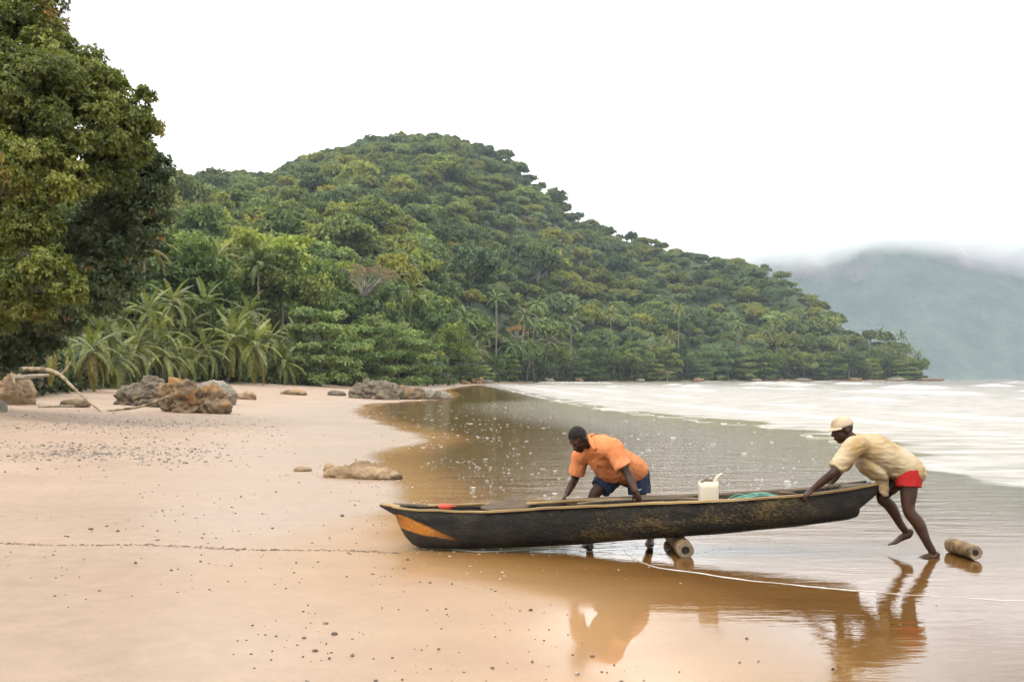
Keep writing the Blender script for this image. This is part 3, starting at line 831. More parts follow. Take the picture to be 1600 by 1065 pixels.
for i, (px, off, h, ln, az, nf, sz, br) in enumerate(grove):
    d = float(veg_d(px))+off
    lab = GLAB[px]
    palm(land(px, d), h, ln, az, nf, sz, lab, GROVE, (1.12, 1.08, 0.9), br, i, 138)
d = float(veg_d(345))+0.4
palm(land(338, d), 3.6, 1.5, 0.1, 30, 0.9, "coconut palm on the left of two trunks leaning right from the sand", GROVE, (1.35, 1.3, 1.05), 1, 61, 140)
palm(land(350, d+0.6), 3.5, 2.7, 0.0, 28, 0.88, "coconut palm with the more slanting of two trunks leaning from the sand", GROVE, (1.3, 1.25, 1.05), 2, 62, 140)
palm(land(222, 104), 9.6, 0.3, 0.5, 17, 0.85, "tall coconut palm with yellow hanging fronds beside the big tree", "tall palms standing out above the trees", (1.3, 1.2, 0.8), 6, 63)
palm(land(405, 135), 10.8, 0.4, 2.2, 17, 0.95, "tall dark green coconut palm rising above the yellowish trees", "tall palms standing out above the trees", (0.75, 0.85, 0.85), 0, 64)
palm(land(340, 132), 9.6, 0.4, 2.2, 17, 1.0, "coconut palm rising behind the grove, left of the yellowish trees", "tall palms standing out above the trees", (1.0, 1.05, 0.9), 0, 65)

# ================================================================== trees along the edge of the beach
EDGE = "trees along the edge of the beach"
def edge_tree(kind, i, px, d, w_px, h_px, label, color=(1, 1, 1), name="shore_tree"):
    """w_px, h_px: width and height the tree shows in the photo"""
    pr = {"s": SHORE, "r": ROUND, "h": HILL}[kind]; pr = pr[i % len(pr)]
    nw, nh = {"s": (9.2, 9.0), "r": (9.6, 8.0), "h": (12.5, 11.5)}[kind]
    s = w_px/FPX*d/nw; zs = (h_px/FPX*d/nh)/s
    return place_tree(name, pr, land(px, d), s, random.uniform(0, 6.28), label, "tree", EDGE, color, zs)
edge_tree("s", 0, 500, 121, 135, 122, "dark tree with level tiers of branches beside the palm grove", (1.0, 1.05, 0.95))
edge_tree("s", 1, 565, 136, 105, 98, "bright green tiered tree right of the dark tiered tree", (1.6, 1.6, 1.1))
edge_tree("s", 2, 622, 160, 110, 96, "bushy tiered tree behind the flat rock outcrop", (1.3, 1.3, 1.1))
edge_tree("s", 3, 668, 184, 80, 88, "smaller bushy tree above the end of the rock outcrop", (1.2, 1.25, 1.1))
edge_tree("r", 0, 700, 212, 84, 100, "rounded grey green tree where the sand meets the water", (1.35, 1.3, 1.0))
edge_tree("r", 1, 440, 140, 150, 160, "yellowish tree with spreading top behind the palms", (1.45, 1.22, 0.85))
edge_tree("r", 2, 380, 146, 110, 160, "olive yellow tree with domed top behind the grove", (1.35, 1.2, 0.85))
edge_tree("r", 3, 490, 150, 100, 150, "mid green tree between the yellowish tree and the tiered tree", (0.9, 0.95, 0.7))
edge_tree("r", 0, 655, 215, 90, 110, "pale green tree behind the bushy tiered trees", (1.15, 1.2, 1.0))
edge_tree("r", 2, 305, 118, 150, 150, "light green tree rising behind the grove of palms", (1.15, 1.2, 0.8))
edge_tree("r", 1, 228, 100, 120, 120, "light green tree behind the palms next to the big leafy tree", (1.1, 1.15, 0.8))
e = place_tree("dry_tree", DRY, land(570, 190), 1.35, 0.4, "thin pinkish beige tree, nearly leafless, above the shore trees", "tree", None, (0.82, 0.86, 0.88), 1.15)
e = place_tree("dry_tree", DRY, land(806, 356), 1.0, 2.4, "orange brown leaved tree beside tall slender palms at the shore", "tree", None, (1.2, 0.85, 0.5), 1.5)
e = place_tree("dry_tree", DRY, land(1042, 424), 0.9, 1.1, "low dry beige bush at the water's edge below the forest", "bush", None, (1.0, 0.9, 0.7), 0.55)

rd = random.Random(5); px = 722.0
while px < 1440:
    d = float(veg_d(px))+rd.uniform(0.5, 5); w_ = rd.uniform(26, 52)*np.interp(px, [720, 1440], [1.3, 0.95]); hh = w_*rd.uniform(0.75, 1.2)
    c_ = rd.choice(((0.7, 0.8, 0.75), (0.95, 1.0, 0.8), (1.3, 1.2, 0.8), (0.8, 0.9, 0.8), (1.1, 1.1, 0.85)))
    nm = "dark green" if c_[0] < 0.85 else "yellowish green" if c_[0] > 1.2 else "mid green"
    wh = "where the beach narrows" if px < 830 else "below the middle of the hill" if px < 1120 else "on the headland shore" if px < 1340 else "at the headland tip"
    edge_tree(rd.choice("srrs"), rd.randrange(9), px, d, w_, hh, f"{nm} bushy tree with foliage down to the waterline {wh}", c_)
    px += w_*rd.uniform(0.35, 0.6)
# ---- palms along the water under the hill
SP = "palms along the shore under the hill"
def far_palm(px, off, h, lean, az, sz, label, tint, k):
    d = float(veg_d(px))+off; e = empty("shore_palm", land(px, d), random.uniform(0, 6)); 
    me, top = palm_trunk(h, lean, az, 0.2); link("trunk", me, e)
    c = link("crown", FARPALM[k % 3], e, top); c.scale = (sz,)*3; c.color = (*tint, 1)
    return tag(e, label, "palm", SP)
rd = random.Random(12)
for k, (px, off, h, lean) in enumerate(((745, 3, 7, 1), (765, 6, 12, 2), (812, 6, 21, 5), (826, 9, 24, 3), (800, 3, 11, 4), (835, 2, 9, 1.5), (850, 4, 13, 1.5), (889, 8, 20, 1.5), (893, 3, 8, 1.5),
        (960, 6, 15, 1.5), (957, 16, 24, 1), (985, 2, 7, 3), (1016, 3, 12, 1), (1030, 4, 15, 1.5), (1042, 6, 17, 2), (1075, 6, 9, 1), (1150, 8, 24, 1), (1158, 9, 25, 1.5), (1195, 9, 21, 1.5), (1215, 8, 23, 1.5),
        (1310, 7, 18, 1), (1322, 6, 20, 1), (1378, 5, 24, 1), (1390, 4, 18, 1.2), (1398, 5, 14, 1), (1420, 3, 17, 1.2), (1430, 3, 13, 1.5), (1408, 7, 22, 1), (665, 14, 10, 1), (640, 22, 14, 1), (622, 28, 15, 1.2), (720, 16, 13, 1), (775, 24, 20, 1.5), (1060, 30, 24, 1))):
    if px in (812, 826): lab = "tall palm with curved pale trunk on the shore" if px == 812 else "tall palm with pale trunk right of the curved one"
    elif px in (1150, 1158): lab = "slender palm of the pair on tall thin trunks under the hill"
    elif px > 1370: lab = "palm among the trees at the tip of the headland"
    elif px < 770: lab = "palm between the bushy trees where the beach narrows"
    else:
        hz_ = "tall" if h > 18 else "low" if h < 10 else "mid-height"
        for lim, wz in ((805, "where the shore trees begin, left of the curved-trunk palm"), (845, "at the foot of the curved-trunk palm"), (875, "just right of the curved-trunk palm"), (910, "in line above the orange-shirted man's head"), (975, "right of the big rounded light green crowns"), (1022, "left of the dry beige bush"),
                (1050, "directly over the dry beige bush"), (1100, "right of the dry beige bush"), (1205, "next to the pair on thin trunks"), (1260, "past the pair on thin trunks"), (1600, "near the headland's last slope")):
            if px < lim: break
        lab = f"{hz_} shore palm {wz}"
    far_palm(px, off, h, lean, rd.uniform(0, 6.28), rd.uniform(0.95, 1.35), lab, (rd.uniform(0.9, 1.4), rd.uniform(0.95, 1.25), 0.9), k)

# ================================================================== the forest on the hill
pts = []
cell = 8.0
for ix in range(-62, 44):
    for iy in range(4, 112):
        x = (ix+rd.uniform(0.1, 0.9))*cell; y = (iy+rd.uniform(0.1, 0.9))*cell
        px = 800+FPX*x/y
        if not (-60 < px < 1446): continue
        d0, d1 = float(veg_d(px)), float(ridge_d(px))
        if y < d0+(9 if px < 720 else 3) or y > d1+16: continue
        if px < 560 and y < d0+34 and rd.random() < 0.55: continue
        pts.append((x, y, px))
pts = np.array(pts)
pz = ground(pts[:, 0], pts[:, 1])
psc = np.array([rd.choice((0.45, 0.55, 0.65, 0.75, 0.85, 0.95, 1.1, 1.3, 1.5)) for _ in pts])
psc *= np.array([1.45 if rd.random() < 0.10 else 1.0 for _ in pts])
psc *= np.interp((pts[:, 1]-veg_d(pts[:, 2])), [0, 30, 80], [0.62, 0.85, 1.0])
psc *= np.interp(pts[:, 2], [1330, 1440], [1.0, 0.8])
psc *= np.interp((pts[:, 1]-veg_d(pts[:, 2]))/(ridge_d(pts[:, 2])-veg_d(pts[:, 2])), [0.4, 0.8, 1.0], [1.0, 0.88, 0.80])
pzs = np.array([rd.uniform(0.85, 1.25) for _ in pts])
slope_t = np.clip((pts[:, 1]-veg_d(pts[:, 2]))/(ridge_d(pts[:, 2])-veg_d(pts[:, 2])), 0, 1); psink = (2.6+2.0*slope_t)*psc
prz = np.array([rd.uniform(0, 6.28) for _ in pts]); pk = np.array([rd.randrange(len(HILL)) for _ in pts])
vis = pts[:, 2] > 215
order = np.argsort(-(psc/pts[:, 1])*vis)
near, rest = order[:290], order[290:]
FG = "broad-leaved trees of the lower forest"
TINTS = [((1.0, 1.0, 1.0), "mid green"), ((0.72, 0.8, 0.82), "dark green"), ((1.3, 1.3, 0.95), "light green"), ((1.3, 1.15, 0.85), "olive yellow")]
for i in near:
    x, y, px = pts[i]; tc_, tn_ = TINTS[(0, 0, 1, 1, 2, 2, 3)[rd.randrange(7)] if px < 760 or y < veg_d(px)+60 else (0, 1, 2)[rd.randrange(3)]]
    for lim, where in ((290, "above the palms beside the dark-leaved tree"), (360, "above the two leaning palms"), (430, "above the seaward end of the palm grove"), (500, "above the yellowish spreading tree"), (555, "left of the dry beige tree"), (620, "behind the dry beige tree"),
            (690, "above the rock outcrop at the water"), (760, "above where the beach narrows"), (860, "above the tall curved palms"), (1000, "above the orange-shirted man"), (1180, "above the middle of the surf"), (1600, "on the headland")):
        if px < lim: break
    hgt_ = "foot-of-slope" if y < veg_d(px)+22 else "lower-slope" if y < veg_d(px)+55 else "mid-slope"
    big_ = "large " if psc[i] > 0.95 else "small " if psc[i] < 0.55 else ""
    place_tree("forest_tree", ROUND[pk[i] % 4] if y < 240 else HILL[pk[i]], (x, y, pz[i]-0.4-psink[i]), psc[i]*(1.3 if y < 240 else 1.0), prz[i], f"{big_}{tn_} {hgt_} tree {where}", "tree", FG, tc_, pzs[i])
# a few tall pale-stemmed trees stand out on the crest
CG = "pale-stemmed trees on the crest"
for k, (px, f) in enumerate(((520, .98), (560, 1.0), (583, .93), (600, .95), (640, 1.0), (765, 1.0), (790, .99), (742, .8), (846, .99), (872, .97), (905, 1.0), (942, 1.0), (350, .99), (372, 1.0), (1195, .99), (1262, .98))):
    d = float(veg_d(px))+f*float(ridge_d(px)-veg_d(px)); e = place_tree("crest_tree", HILL[(0, 4, 8)[k % 3]], land(px, d)-Vector((0, 0, 4.6)), rd.uniform(0.75, 0.95), rd.uniform(0, 6), "tall pale-stemmed tree standing out on the hill crest", "tree", CG, (0.9, 0.95, 0.9), rd.uniform(1.25, 1.5))

# all the other trees of the wood: one mass, instanced on points
protos = bpy.data.collections.new("forest_prototypes")
for i, (cr, tr_) in enumerate(HILL):
    bm = bmesh.new(); bm.from_mesh(cr); n0 = len(bm.faces); bm.from_mesh(tr_)
    bm.faces.ensure_lookup_table()
    for f in bm.faces[n0:]: f.material_index = 1
    me = bpy.data.meshes.new("forest_proto"); bm.to_mesh(me); bm.free()
    me.materials.append(M["leaf_hill"]); me.materials.append(tr_.materials[0])
    protos.objects.link(bpy.data.objects.new("proto_%02d" % i, me))
fm = bpy.data.meshes.new("forest"); fm.vertices.add(len(rest))
fm.vertices.foreach_set("co", np.stack([pts[rest, 0], pts[rest, 1], pz[rest]-0.4-psink[rest]], -1).astype(np.float32).ravel())
a = fm.attributes.new("pick", 'INT', 'POINT'); a.data.foreach_set("value", pk[rest].astype(np.int32))
a = fm.attributes.new("turn", 'FLOAT_VECTOR', 'POINT'); a.data.foreach_set("vector", np.stack([prz[rest]*0, prz[rest]*0, prz[rest]], -1).astype(np.float32).ravel())
a = fm.attributes.new("size", 'FLOAT_VECTOR', 'POINT'); a.data.foreach_set("vector", np.stack([psc[rest], psc[rest], psc[rest]*pzs[rest]], -1).astype(np.float32).ravel())
fo = link("forest", fm); tag(fo, "dense forest covering the hill", None, None, "stuff")
ng = bpy.data.node_groups.new("forest_nodes", 'GeometryNodeTree')
ng.interface.new_socket("Geometry", in_out='INPUT', socket_type='NodeSocketGeometry')
ng.interface.new_socket("Geometry", in_out='OUTPUT', socket_type='NodeSocketGeometry')
gi, go = ng.nodes.new("NodeGroupInput"), ng.nodes.new("NodeGroupOutput")
ip = ng.nodes.new("GeometryNodeInstanceOnPoints"); ci = ng.nodes.new("GeometryNodeCollectionInfo")
ci.inputs["Collection"].default_value = protos; ci.inputs["Separate Children"].default_value = True; ci.inputs["Reset Children"].default_value = True
def na(name, typ):
    n_ = ng.nodes.new("GeometryNodeInputNamedAttribute"); n_.data_type = typ; n_.inputs["Name"].default_value = name; return n_.outputs["Attribute"]
ng.links.new(gi.outputs[0], ip.inputs["Points"]); ng.links.new(ci.outputs[0], ip.inputs["Instance"])
ip.inputs["Pick Instance"].default_value = True
ng.links.new(na("pick", 'INT'), ip.inputs["Instance Index"]); ng.links.new(na("turn", 'FLOAT_VECTOR'), ip.inputs["Rotation"]); ng.links.new(na("size", 'FLOAT_VECTOR'), ip.inputs["Scale"])
ng.links.new(ip.outputs[0], go.inputs[0])
md = fo.modifiers.new("forest", 'NODES'); md.node_group = ng

# ---- undergrowth at the foot of the trees, their shade put into its colour
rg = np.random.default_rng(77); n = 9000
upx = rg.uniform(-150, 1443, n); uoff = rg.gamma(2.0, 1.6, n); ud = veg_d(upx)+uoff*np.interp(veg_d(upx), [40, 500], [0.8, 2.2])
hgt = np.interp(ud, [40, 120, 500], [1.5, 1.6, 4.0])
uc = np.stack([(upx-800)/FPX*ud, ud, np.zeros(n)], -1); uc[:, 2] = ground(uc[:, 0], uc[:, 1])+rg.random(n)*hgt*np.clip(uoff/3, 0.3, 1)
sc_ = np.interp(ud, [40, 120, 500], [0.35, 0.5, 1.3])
ul = leaves("undergrowth", uc, unit(rg.normal(size=(n, 3))+np.array([0, -0.4, 0.8])), 5, sc_.repeat(5), sc_.repeat(5)*0.45, M["leaf_under_shade"], rg, (0.3, 1.4))
tag(link("undergrowth", ul), "low undergrowth at the foot of the trees, coloured dark for shade", None, None, "stuff")

# ================================================================== the two big trees close by on the left
def big_tree(name, lobes_px, base, mat, per_area, leaf, seed, label, accent_fn, height, r0, extra_limbs=()):
    rg = np.random.default_rng(seed); base = Vector(base); lobes = []
    for (px, py, rp, d) in lobes_px:
        c_ = P(px, py, d)-base; lobes.append((c_.x, c_.y, c_.z, rp/FPX*d, rg.uniform(0.7, 0.95)))
    c, a, t = lobes_points(lobes, per_area, rg, sub=30, subr=0.30, fill=0.25, low=-0.75)
    acc = accent_fn(c, rg)
    e = empty(name, base)
    link("crown", leaves("big_crown", c, a, 6, leaf[0], leaf[1], mat, rg, (0.55, 1.45), t, acc, droop=0.3), e)
    link("trunk", branch_mesh("big_trunk", lobes, height, r0, M["bark"], seed, 0.8, 0.25), e)
    return tag(e, label, "tree")
A_L = [(-170, 120, 130, 31), (-60, 30, 110, 32), (20, -30, 70, 31), (55, 30, 42, 31), (20, 70, 85, 30), (90, 95, 62, 30), (130, 135, 62, 30), (170, 165, 52, 30), (205, 185, 40, 30), (190, 225, 52, 30),
       (60, 160, 90, 29), (120, 215, 80, 29.5), (-40, 210, 110, 29), (30, 265, 75, 28.5), (95, 285, 60, 29), (165, 275, 50, 30), (-50, 350, 80, 29), (50, 345, 45, 28.5), (20, 440, 42, 28), (75, 420, 38, 28), (105, 455, 32, 28), (55, 480, 35, 28.5), (-30, 480, 60, 29), (225, 150, 16, 30), (240, 200, 18, 30.2)]
B_L = [(215, 262, 48, 33), (243, 285, 32, 32.5), (238, 330, 38, 33), (190, 320, 55, 33), (140, 350, 55, 33), (200, 385, 48, 33), (225, 372, 36, 33), (95, 395, 55, 33.5), (150, 430, 52, 33), (195, 445, 34, 33), (110, 470, 44, 33), (165, 478, 28, 33), (60, 500, 60, 34), (0, 520, 70, 34.5), (95, 505, 36, 33.5), (35, 548, 34, 34.5), (75, 540, 28, 35), (-20, 560, 50, 35), (250, 255, 22, 32.5), (232, 300, 36, 33)]
def acc_a(c, rg):
    k = fbm(c[:, 0]*0.5+40, c[:, 2]*0.5+c[:, 1]*0.3, 3, 91)
    return np.clip(sstep(0.0, 0.22, k)*(rg.random(len(c)) < 0.42)*rg.uniform(0.4, 0.95, len(c)), 0, 1)
def acc_b(c, rg): return (rg.random(len(c)) < 0.012)*0.9
base_a = land(-90, 31.5); base_b = land(-40, 36)
big_tree("leafy_tree", A_L, base_a, M["leaf_big"], 92, (0.145, 0.068), 601, "large spreading tree with green and russet leaves overhanging the beach", acc_a, 5.0, 0.38)
big_tree("dark_leaved_tree", B_L, base_b, M["leaf_dark"], 80, (0.145, 0.068), 602, "dark glossy-leaved tree below and right of the russet-tinged tree", acc_b, 4.0, 0.30)
# ================================================================== rocks and driftwood
M["rock_brown"] = simple_mat("rock_brown", (0.10, 0.07, 0.045), (0.34, 0.235, 0.13), 1.6, 0.85, 0.7, 0.05, (1, 1, 1.6), c3=(0.42, 0.23, 0.09), s3=1.0, t3=(0.50, 0.64))
M["rock_dark"] = simple_mat("rock_dark", (0.09, 0.075, 0.055), (0.24, 0.19, 0.13), 2.2, 0.8, 0.8, 0.05, (1, 1, 1.4), c3=(0.30, 0.24, 0.13), s3=1.3, t3=(0.56, 0.7))
M["rock_grey"] = simple_mat("rock_grey", (0.19, 0.165, 0.13), (0.36, 0.32, 0.25), 2.0, 0.85, 0.7, 0.05, (1, 1, 2.0))
M["rock_sand"] = simple_mat("rock_sand", (0.20, 0.13, 0.065), (0.45, 0.31, 0.17), 3.0, 0.7, 0.6, 0.04, (1, 1, 2.0), c3=(0.15, 0.10, 0.05), s3=2.5, t3=(0.58, 0.7))
def largest_island(me):
    bm = bmesh.new(); bm.from_mesh(me); seen = set(); isl = []
    for v in bm.verts:
        if v in seen: continue
        st = [v]; seen.add(v); cur = []
        while st:
            a_ = st.pop(); cur.append(a_)
            for e_ in a_.link_edges:
                b_ = e_.other_vert(a_)
                if b_ not in seen: seen.add(b_); st.append(b_)
        isl.append(cur)
    isl.sort(key=len); bmesh.ops.delete(bm, geom=[v for c_ in isl[:-1] for v in c_], context='VERTS')
    bm.to_mesh(me); bm.free(); me.update()
def rock(name, blobs, mat, label, sub=4, rough=0.16, freq=1.0, strata=0.0, seed=0, group=None, cat="rock", base_z=None, pit=None):
    """one rock grown over several overlapping lumps: (px, py_base, width px, height px, depth m, extra depth)"""
    g = Geo(); c0 = None
    for (px, pyb, wp, hp, dep, dd) in blobs:
        b = gpx(px, pyb)
        if dd: b = land(px, b.y+dd)
        w = wp/FPX*b.y*0.5; h = hp/FPX*b.y
        if c0 is None: c0 = b.copy()
        g.ellipsoid((b.x, b.y+dep*0.5, b.z+h*0.28), ((w, 0, 0), (0, dep*0.5, 0), (0, 0, h*0.74)), 20, 14)
    e = empty("tmp", c0); me_o = g.remeshed(name, mat, e, voxel=max(0.022, 0.0008*c0.y), smooth_it=2)
    me_o.parent = None; me_o.location = c0; bpy.data.objects.remove(e); largest_island(me_o.data)
    s = (blobs[0][2]/FPX*c0.y)
    me = me_o.data
    nrm = [v.normal.copy() for v in me.vertices]
    for v, n_ in zip(me.vertices, nrm):
        q = (v.co+c0)*freq
        w_ = mnoise.fractal(q*1.1+Vector((seed, 0, 0)), 1.0, 2.1, 5)*0.6
        r_ = 1-abs(mnoise.noise(q*2.0+Vector((0, seed, 3))))*2
        q2 = q+Vector((w_, w_*.7, -w_))*0.5
        cr_ = mnoise.voronoi(Vector((q2.x*0.55, q2.y*0.55, q2.z*1.1))+Vector((seed, 5, 0)))[0]; cr_ = min(cr_[1]-cr_[0], 0.16)/0.16
        rg_ = mnoise.ridged_multi_fractal(q2*1.3+Vector((0, seed, 7)), 0.9, 2.2, 4, 0.9, 2.0)
        d_ = w_*1.5+r_*0.45+(cr_-0.8)*0.6+(1.0-rg_)*0.45+0.3*mnoise.noise(q*6.0)
        if strata: d_ += strata*math.sin((v.co.z*1.0+0.25*v.co.x+0.3*w_)*freq*16)
        v.co += n_*d_*rough*s*0.5
    me.update()
    return tag(me_o, label, cat, group)
rock("rock", [(185, 640, 62, 36, 1.2, 0), (166, 639, 30, 24, .8, 0), (210, 640, 46, 40, 1.2, 0), (228, 636, 56, 44, 1.6, .4), (205, 634, 60, 32, 1.2, .8)], M["rock_dark"], "dark knobbly rock touching the thin stick on the beach", seed=1, rough=0.20, freq=1.5)
rock("rock", [(300, 648, 104, 44, 1.8, 0), (275, 645, 60, 48, 1.6, .3), (318, 646, 66, 38, 1.6, .2), (285, 630, 50, 36, 1.0, 1.2), (338, 648, 34, 22, 1.2, 0)], M["rock_brown"], "brown rock with orange patches and dark hollows, largest on the dry sand", seed=2, rough=0.19, freq=1.3)
rock("rock", [(330, 634, 70, 36, 1.4, 1.8), (352, 630, 46, 26, 1.4, 1.6)], M["rock_grey"], "flat-topped grey rock behind the big brown rock", seed=3, rough=0.10, freq=1.1, strata=0.08)
rock("rock", [(382, 624, 34, 12, .8, 0)], M["rock_sand"], "low pale rock right of the grey flat-topped rock", seed=4, rough=0.12)
rock("rock", [(456, 617, 40, 6, 1.6, 0), (440, 619, 30, 4, 1.2, 0)], M["rock_brown"], "low flat rock in the sand left of the water-edge outcrop", seed=5, rough=0.12)
rock("rock", [(524, 618, 28, 7, 1.4, 0), (508, 619, 20, 3, 1.0, 0)], M["rock_dark"], "small low rock beside the water-edge outcrop", seed=6, rough=0.12)
rock("rock", [(580, 623, 66, 26, 2.6, 0), (560, 622, 30, 24, 2.0, 0), (602, 624, 46, 24, 2.4, 0)], M["rock_dark"], "tall block of the rock outcrop at the water's edge", seed=7, rough=0.18, freq=0.9, strata=0.14)
rock("rock", [(628, 624, 40, 20, 2.4, 0), (642, 624, 40, 18, 2.0, 0)], M["rock_brown"], "middle rock of the outcrop at the water's edge", seed=8, rough=0.16, freq=0.8)
for k, (px, w, h) in enumerate(((656, 26, 13), (668, 30, 15), (682, 28, 13), (692, 20, 10))):
    rock("rock", [(px, 623.5, w, h, 1.6, 0)], M["rock_grey"] if k % 2 else M["rock_dark"], ["low slab next to the middle rock of the outcrop", "second low slab from the outcrop's middle rock", "third low slab from the outcrop's middle rock", "outermost low slab at the seaward tip of the outcrop"][k], seed=20+k, rough=0.16, freq=0.9, strata=0.05, group="slabs at the seaward end of the outcrop")
rock("rock", [(566, 748, 58, 24, .5, 0), (585, 750, 70, 17, .5, 0), (606, 750, 44, 10, .4, 0), (525, 747, 44, 15, .35, 0), (513, 745, 16, 20, .25, 0), (545, 748, 40, 18, .4, 0)], M["rock_sand"], "long pointed tan rock lying at the waterline behind the canoe's bow", seed=9, rough=0.11, freq=3.6)
rock("rock", [(470, 737, 30, 6, .3, 0), (484, 741, 22, 4, .2, 0)], M["rock_sand"], "small flat tan stone just left of the pointed rock", seed=10, rough=0.10, freq=3)
rock("rock", [(10, 632, 58, 46, 1.6, .5), (-20, 632, 70, 52, 1.8, .5), (20, 628, 34, 30, 1.2, 1.0)], M["rock_sand"], "block of tan sandstone at the picture's edge under the driftwood", seed=11, rough=0.10, freq=0.9, strata=0.06)
rock("rock", [(8, 641, 40, 16, .8, 0), (-20, 643, 40, 20, .8, 0)], M["rock_grey"], "low grey rock at the foot of the sandstone block", seed=12, rough=0.14)
rock("rock", [(112, 636, 46, 13, .7, 0), (92, 637, 40, 7, .6, 0)], M["rock_brown"], "low brown ledge under the slanting driftwood branch", seed=13, rough=0.12)
SR = "small rocks on the far shore"
for k, (px, off, w, h) in enumerate(((745, -6, 26, 9), (762, -9, 18, 6), (728, -7, 16, 6), (858, -8, 18, 7), (906, -9, 14, 6), (1000, -9, 16, 5), (1090, -9, 20, 5), (1180, -9, 18, 4), (1335, -9, 24, 5), (1400, -9, 30, 4), (1452, -8, 40, 4), (1255, -9, 26, 4))):
    d = float(veg_d(min(px, 1440)))+off; b = land(px, d); s_ = d/FPX
    g = Geo(); g.ellipsoid((0, 0, h*s_*0.3), ((w*s_*0.5, 0, 0), (0, w*s_*0.35, 0), (0, 0, h*s_*0.7)), 16, 10)
    for i, v in enumerate(g.v):
        v = Vector(v); n_ = mnoise.fractal(v*0.9+Vector((k*3.1, 0, 0)), 1.0, 2.0, 4); g.v[i] = tuple(v*(1+0.45*n_))
    o = link("rock", g.mesh("far_rock", M["rock_grey"] if k % 2 else M["rock_brown"]), None, (b.x, b.y, max(b.z, -0.1)))
    tag(o, "small rock where the beach narrows below the bushy trees" if px < 780 else "low rock along the waterline under the forest" if px < 1300 else "low rock off the tip of the headland", "rock", SR)

def wood(name, pts, rad, mat, label, twigs=(), cat="branch", wob=0.25, part="twig"):
    g = Geo(); g.tube(pts, rad, n=9, sub=5, wob=wob)
    o = Vector(pts[0]); e = link(name, g.mesh(name, mat, True, o), None, o)
    for tp, tr_ in twigs:
        t_ = Geo(); t_.tube(tp, tr_, n=6, sub=4, wob=wob); link(part, t_.mesh(part, mat, True, o), e)
    return tag(e, label, cat)
dft = gpx(158, 643); D = dft.y
def DP(px, py, dd=0.0): return P(px, py, D+dd)
wood("driftwood_branch", [DP(-30, 571, 1.5), DP(30, 576, 1.3), DP(70, 577, 1.0), DP(93, 585, .7), DP(110, 601, .45), DP(130, 620, .2), DP(158, 643)], [.085, .085, .08, .072, .055, .045, .035], M["driftwood"],
     "long bent driftwood branch slanting down to the sand", [([DP(95, 586, .7), DP(103, 577, .7), DP(111, 565, .7)], [.055, .045, .03]), ([DP(18, 575, 1.3), DP(20, 588, 1.1), DP(24, 600, 1.0)], [.06, .05, .03])])
b1 = gpx(170, 642)
wood("driftwood_stick", [gpx(168, 642)+Vector((0, 0, .02)), P(210, 637, b1.y), P(240, 628, b1.y+.1), P(263, 618, b1.y+.2)], [.045, .05, .045, .03], M["driftwood"], "thin pale stick leaning from the sand against the rocks", cat="stick")
l0 = gpx(150, 596)
wood("driftwood_log", [land(40, l0.y+1)+Vector((0, 0, .45)), land(90, l0.y+.5)+Vector((0, 0, .30)), land(120, l0.y+.2)+Vector((0, 0, .16)), land(152, l0.y)+Vector((0, 0, .05))], [.17, .15, .12, .06], M["driftwood_pale"], "bleached driftwood log lying at the edge of the palm grove", cat="log",
     twigs=[([land(128, l0.y+.2)+Vector((0, 0, .1)), land(136, l0.y+.2)+Vector((0, 0, .3)), land(144, l0.y+.1)+Vector((0, 0, .55))], [.07, .06, .03])])
wood("driftwood_log", [P(10, 592, D+1.4), P(40, 589, D+1.5), P(75, 586, D+1.5)], [.10, .10, .06], M["driftwood_pale"], "pale driftwood log lying under the long bent branch", cat="log")
wood("driftwood_stick", [gpx(60, 637)+Vector((0, 0, .03)), gpx(100, 636)+Vector((0, 0, .05)), gpx(140, 637)+Vector((0, 0, .03))], [.04, .045, .03], M["driftwood"], "straight stick lying flat on the sand below the brown ledge", cat="stick")
for k, (p0, p1, r_) in enumerate((((232, 588), (262, 590), .05), ((300, 588.5), (326, 589.5), .05), ((438, 596), (452, 594), .07))):
    a_, b_ = gpx(*p0), land(p1[0], gpx(*p0).y+0.3)
    wood("driftwood_stick", [a_+Vector((0, 0, .04)), a_.lerp(b_, .5)+Vector((0, 0, .08)), b_+Vector((0, 0, .05))], [r_, r_*1.1, r_*.7], M["driftwood_pale"], ["pale stick on the sand above the dark knobbly rock", "pale stick on the sand in front of the leaning palms", "short white stick on the sand below the end of the grove"][k], cat="stick")

# ---- pebbles, shell grit and the line of wrack across the sand
M["pebble"] = simple_mat("pebble", (0.07, 0.05, 0.035), (0.24, 0.18, 0.13), 14.0, 0.6, 0.0, c3=(0.55, 0.47, 0.38), s3=6.0, t3=(0.60, 0.66))
_ico = bmesh.new(); bmesh.ops.create_icosphere(_ico, subdivisions=1, radius=1.0)
ICO_V = np.array([v.co[:] for v in _ico.verts]); ICO_F = np.array([[v.index for v in f.verts] for f in _ico.faces]); _ico.free()
def scatter(name, pos, size, mat, label, flat=(0.35, 0.8), rg=rng, sink=0.15, tri=True):
    n = len(pos); k = len(ICO_V)
    s = size[:, None, None]*np.stack([rg.uniform(.7, 1.3, n), rg.uniform(.6, 1.1, n), rg.uniform(flat[0], flat[1], n)], -1)[:, None, :]
    v = ICO_V[None]*s*rg.uniform(0.8, 1.2, (n, k, 1)); an = rg.uniform(0, 6.28, n); ca, sa = np.cos(an)[:, None], np.sin(an)[:, None]
    v = np.stack([v[:, :, 0]*ca-v[:, :, 1]*sa, v[:, :, 0]*sa+v[:, :, 1]*ca, v[:, :, 2]+s[:, :, 2]*(1-2*sink)*0.6], -1)+pos[:, None, :]
    f = (ICO_F[None]+(np.arange(n)*k)[:, None, None]).reshape(-1, 3)
    o = link(name, np_mesh(name, v.reshape(-1, 3), f, mat, True)); return tag(o, label, None, None, "stuff")
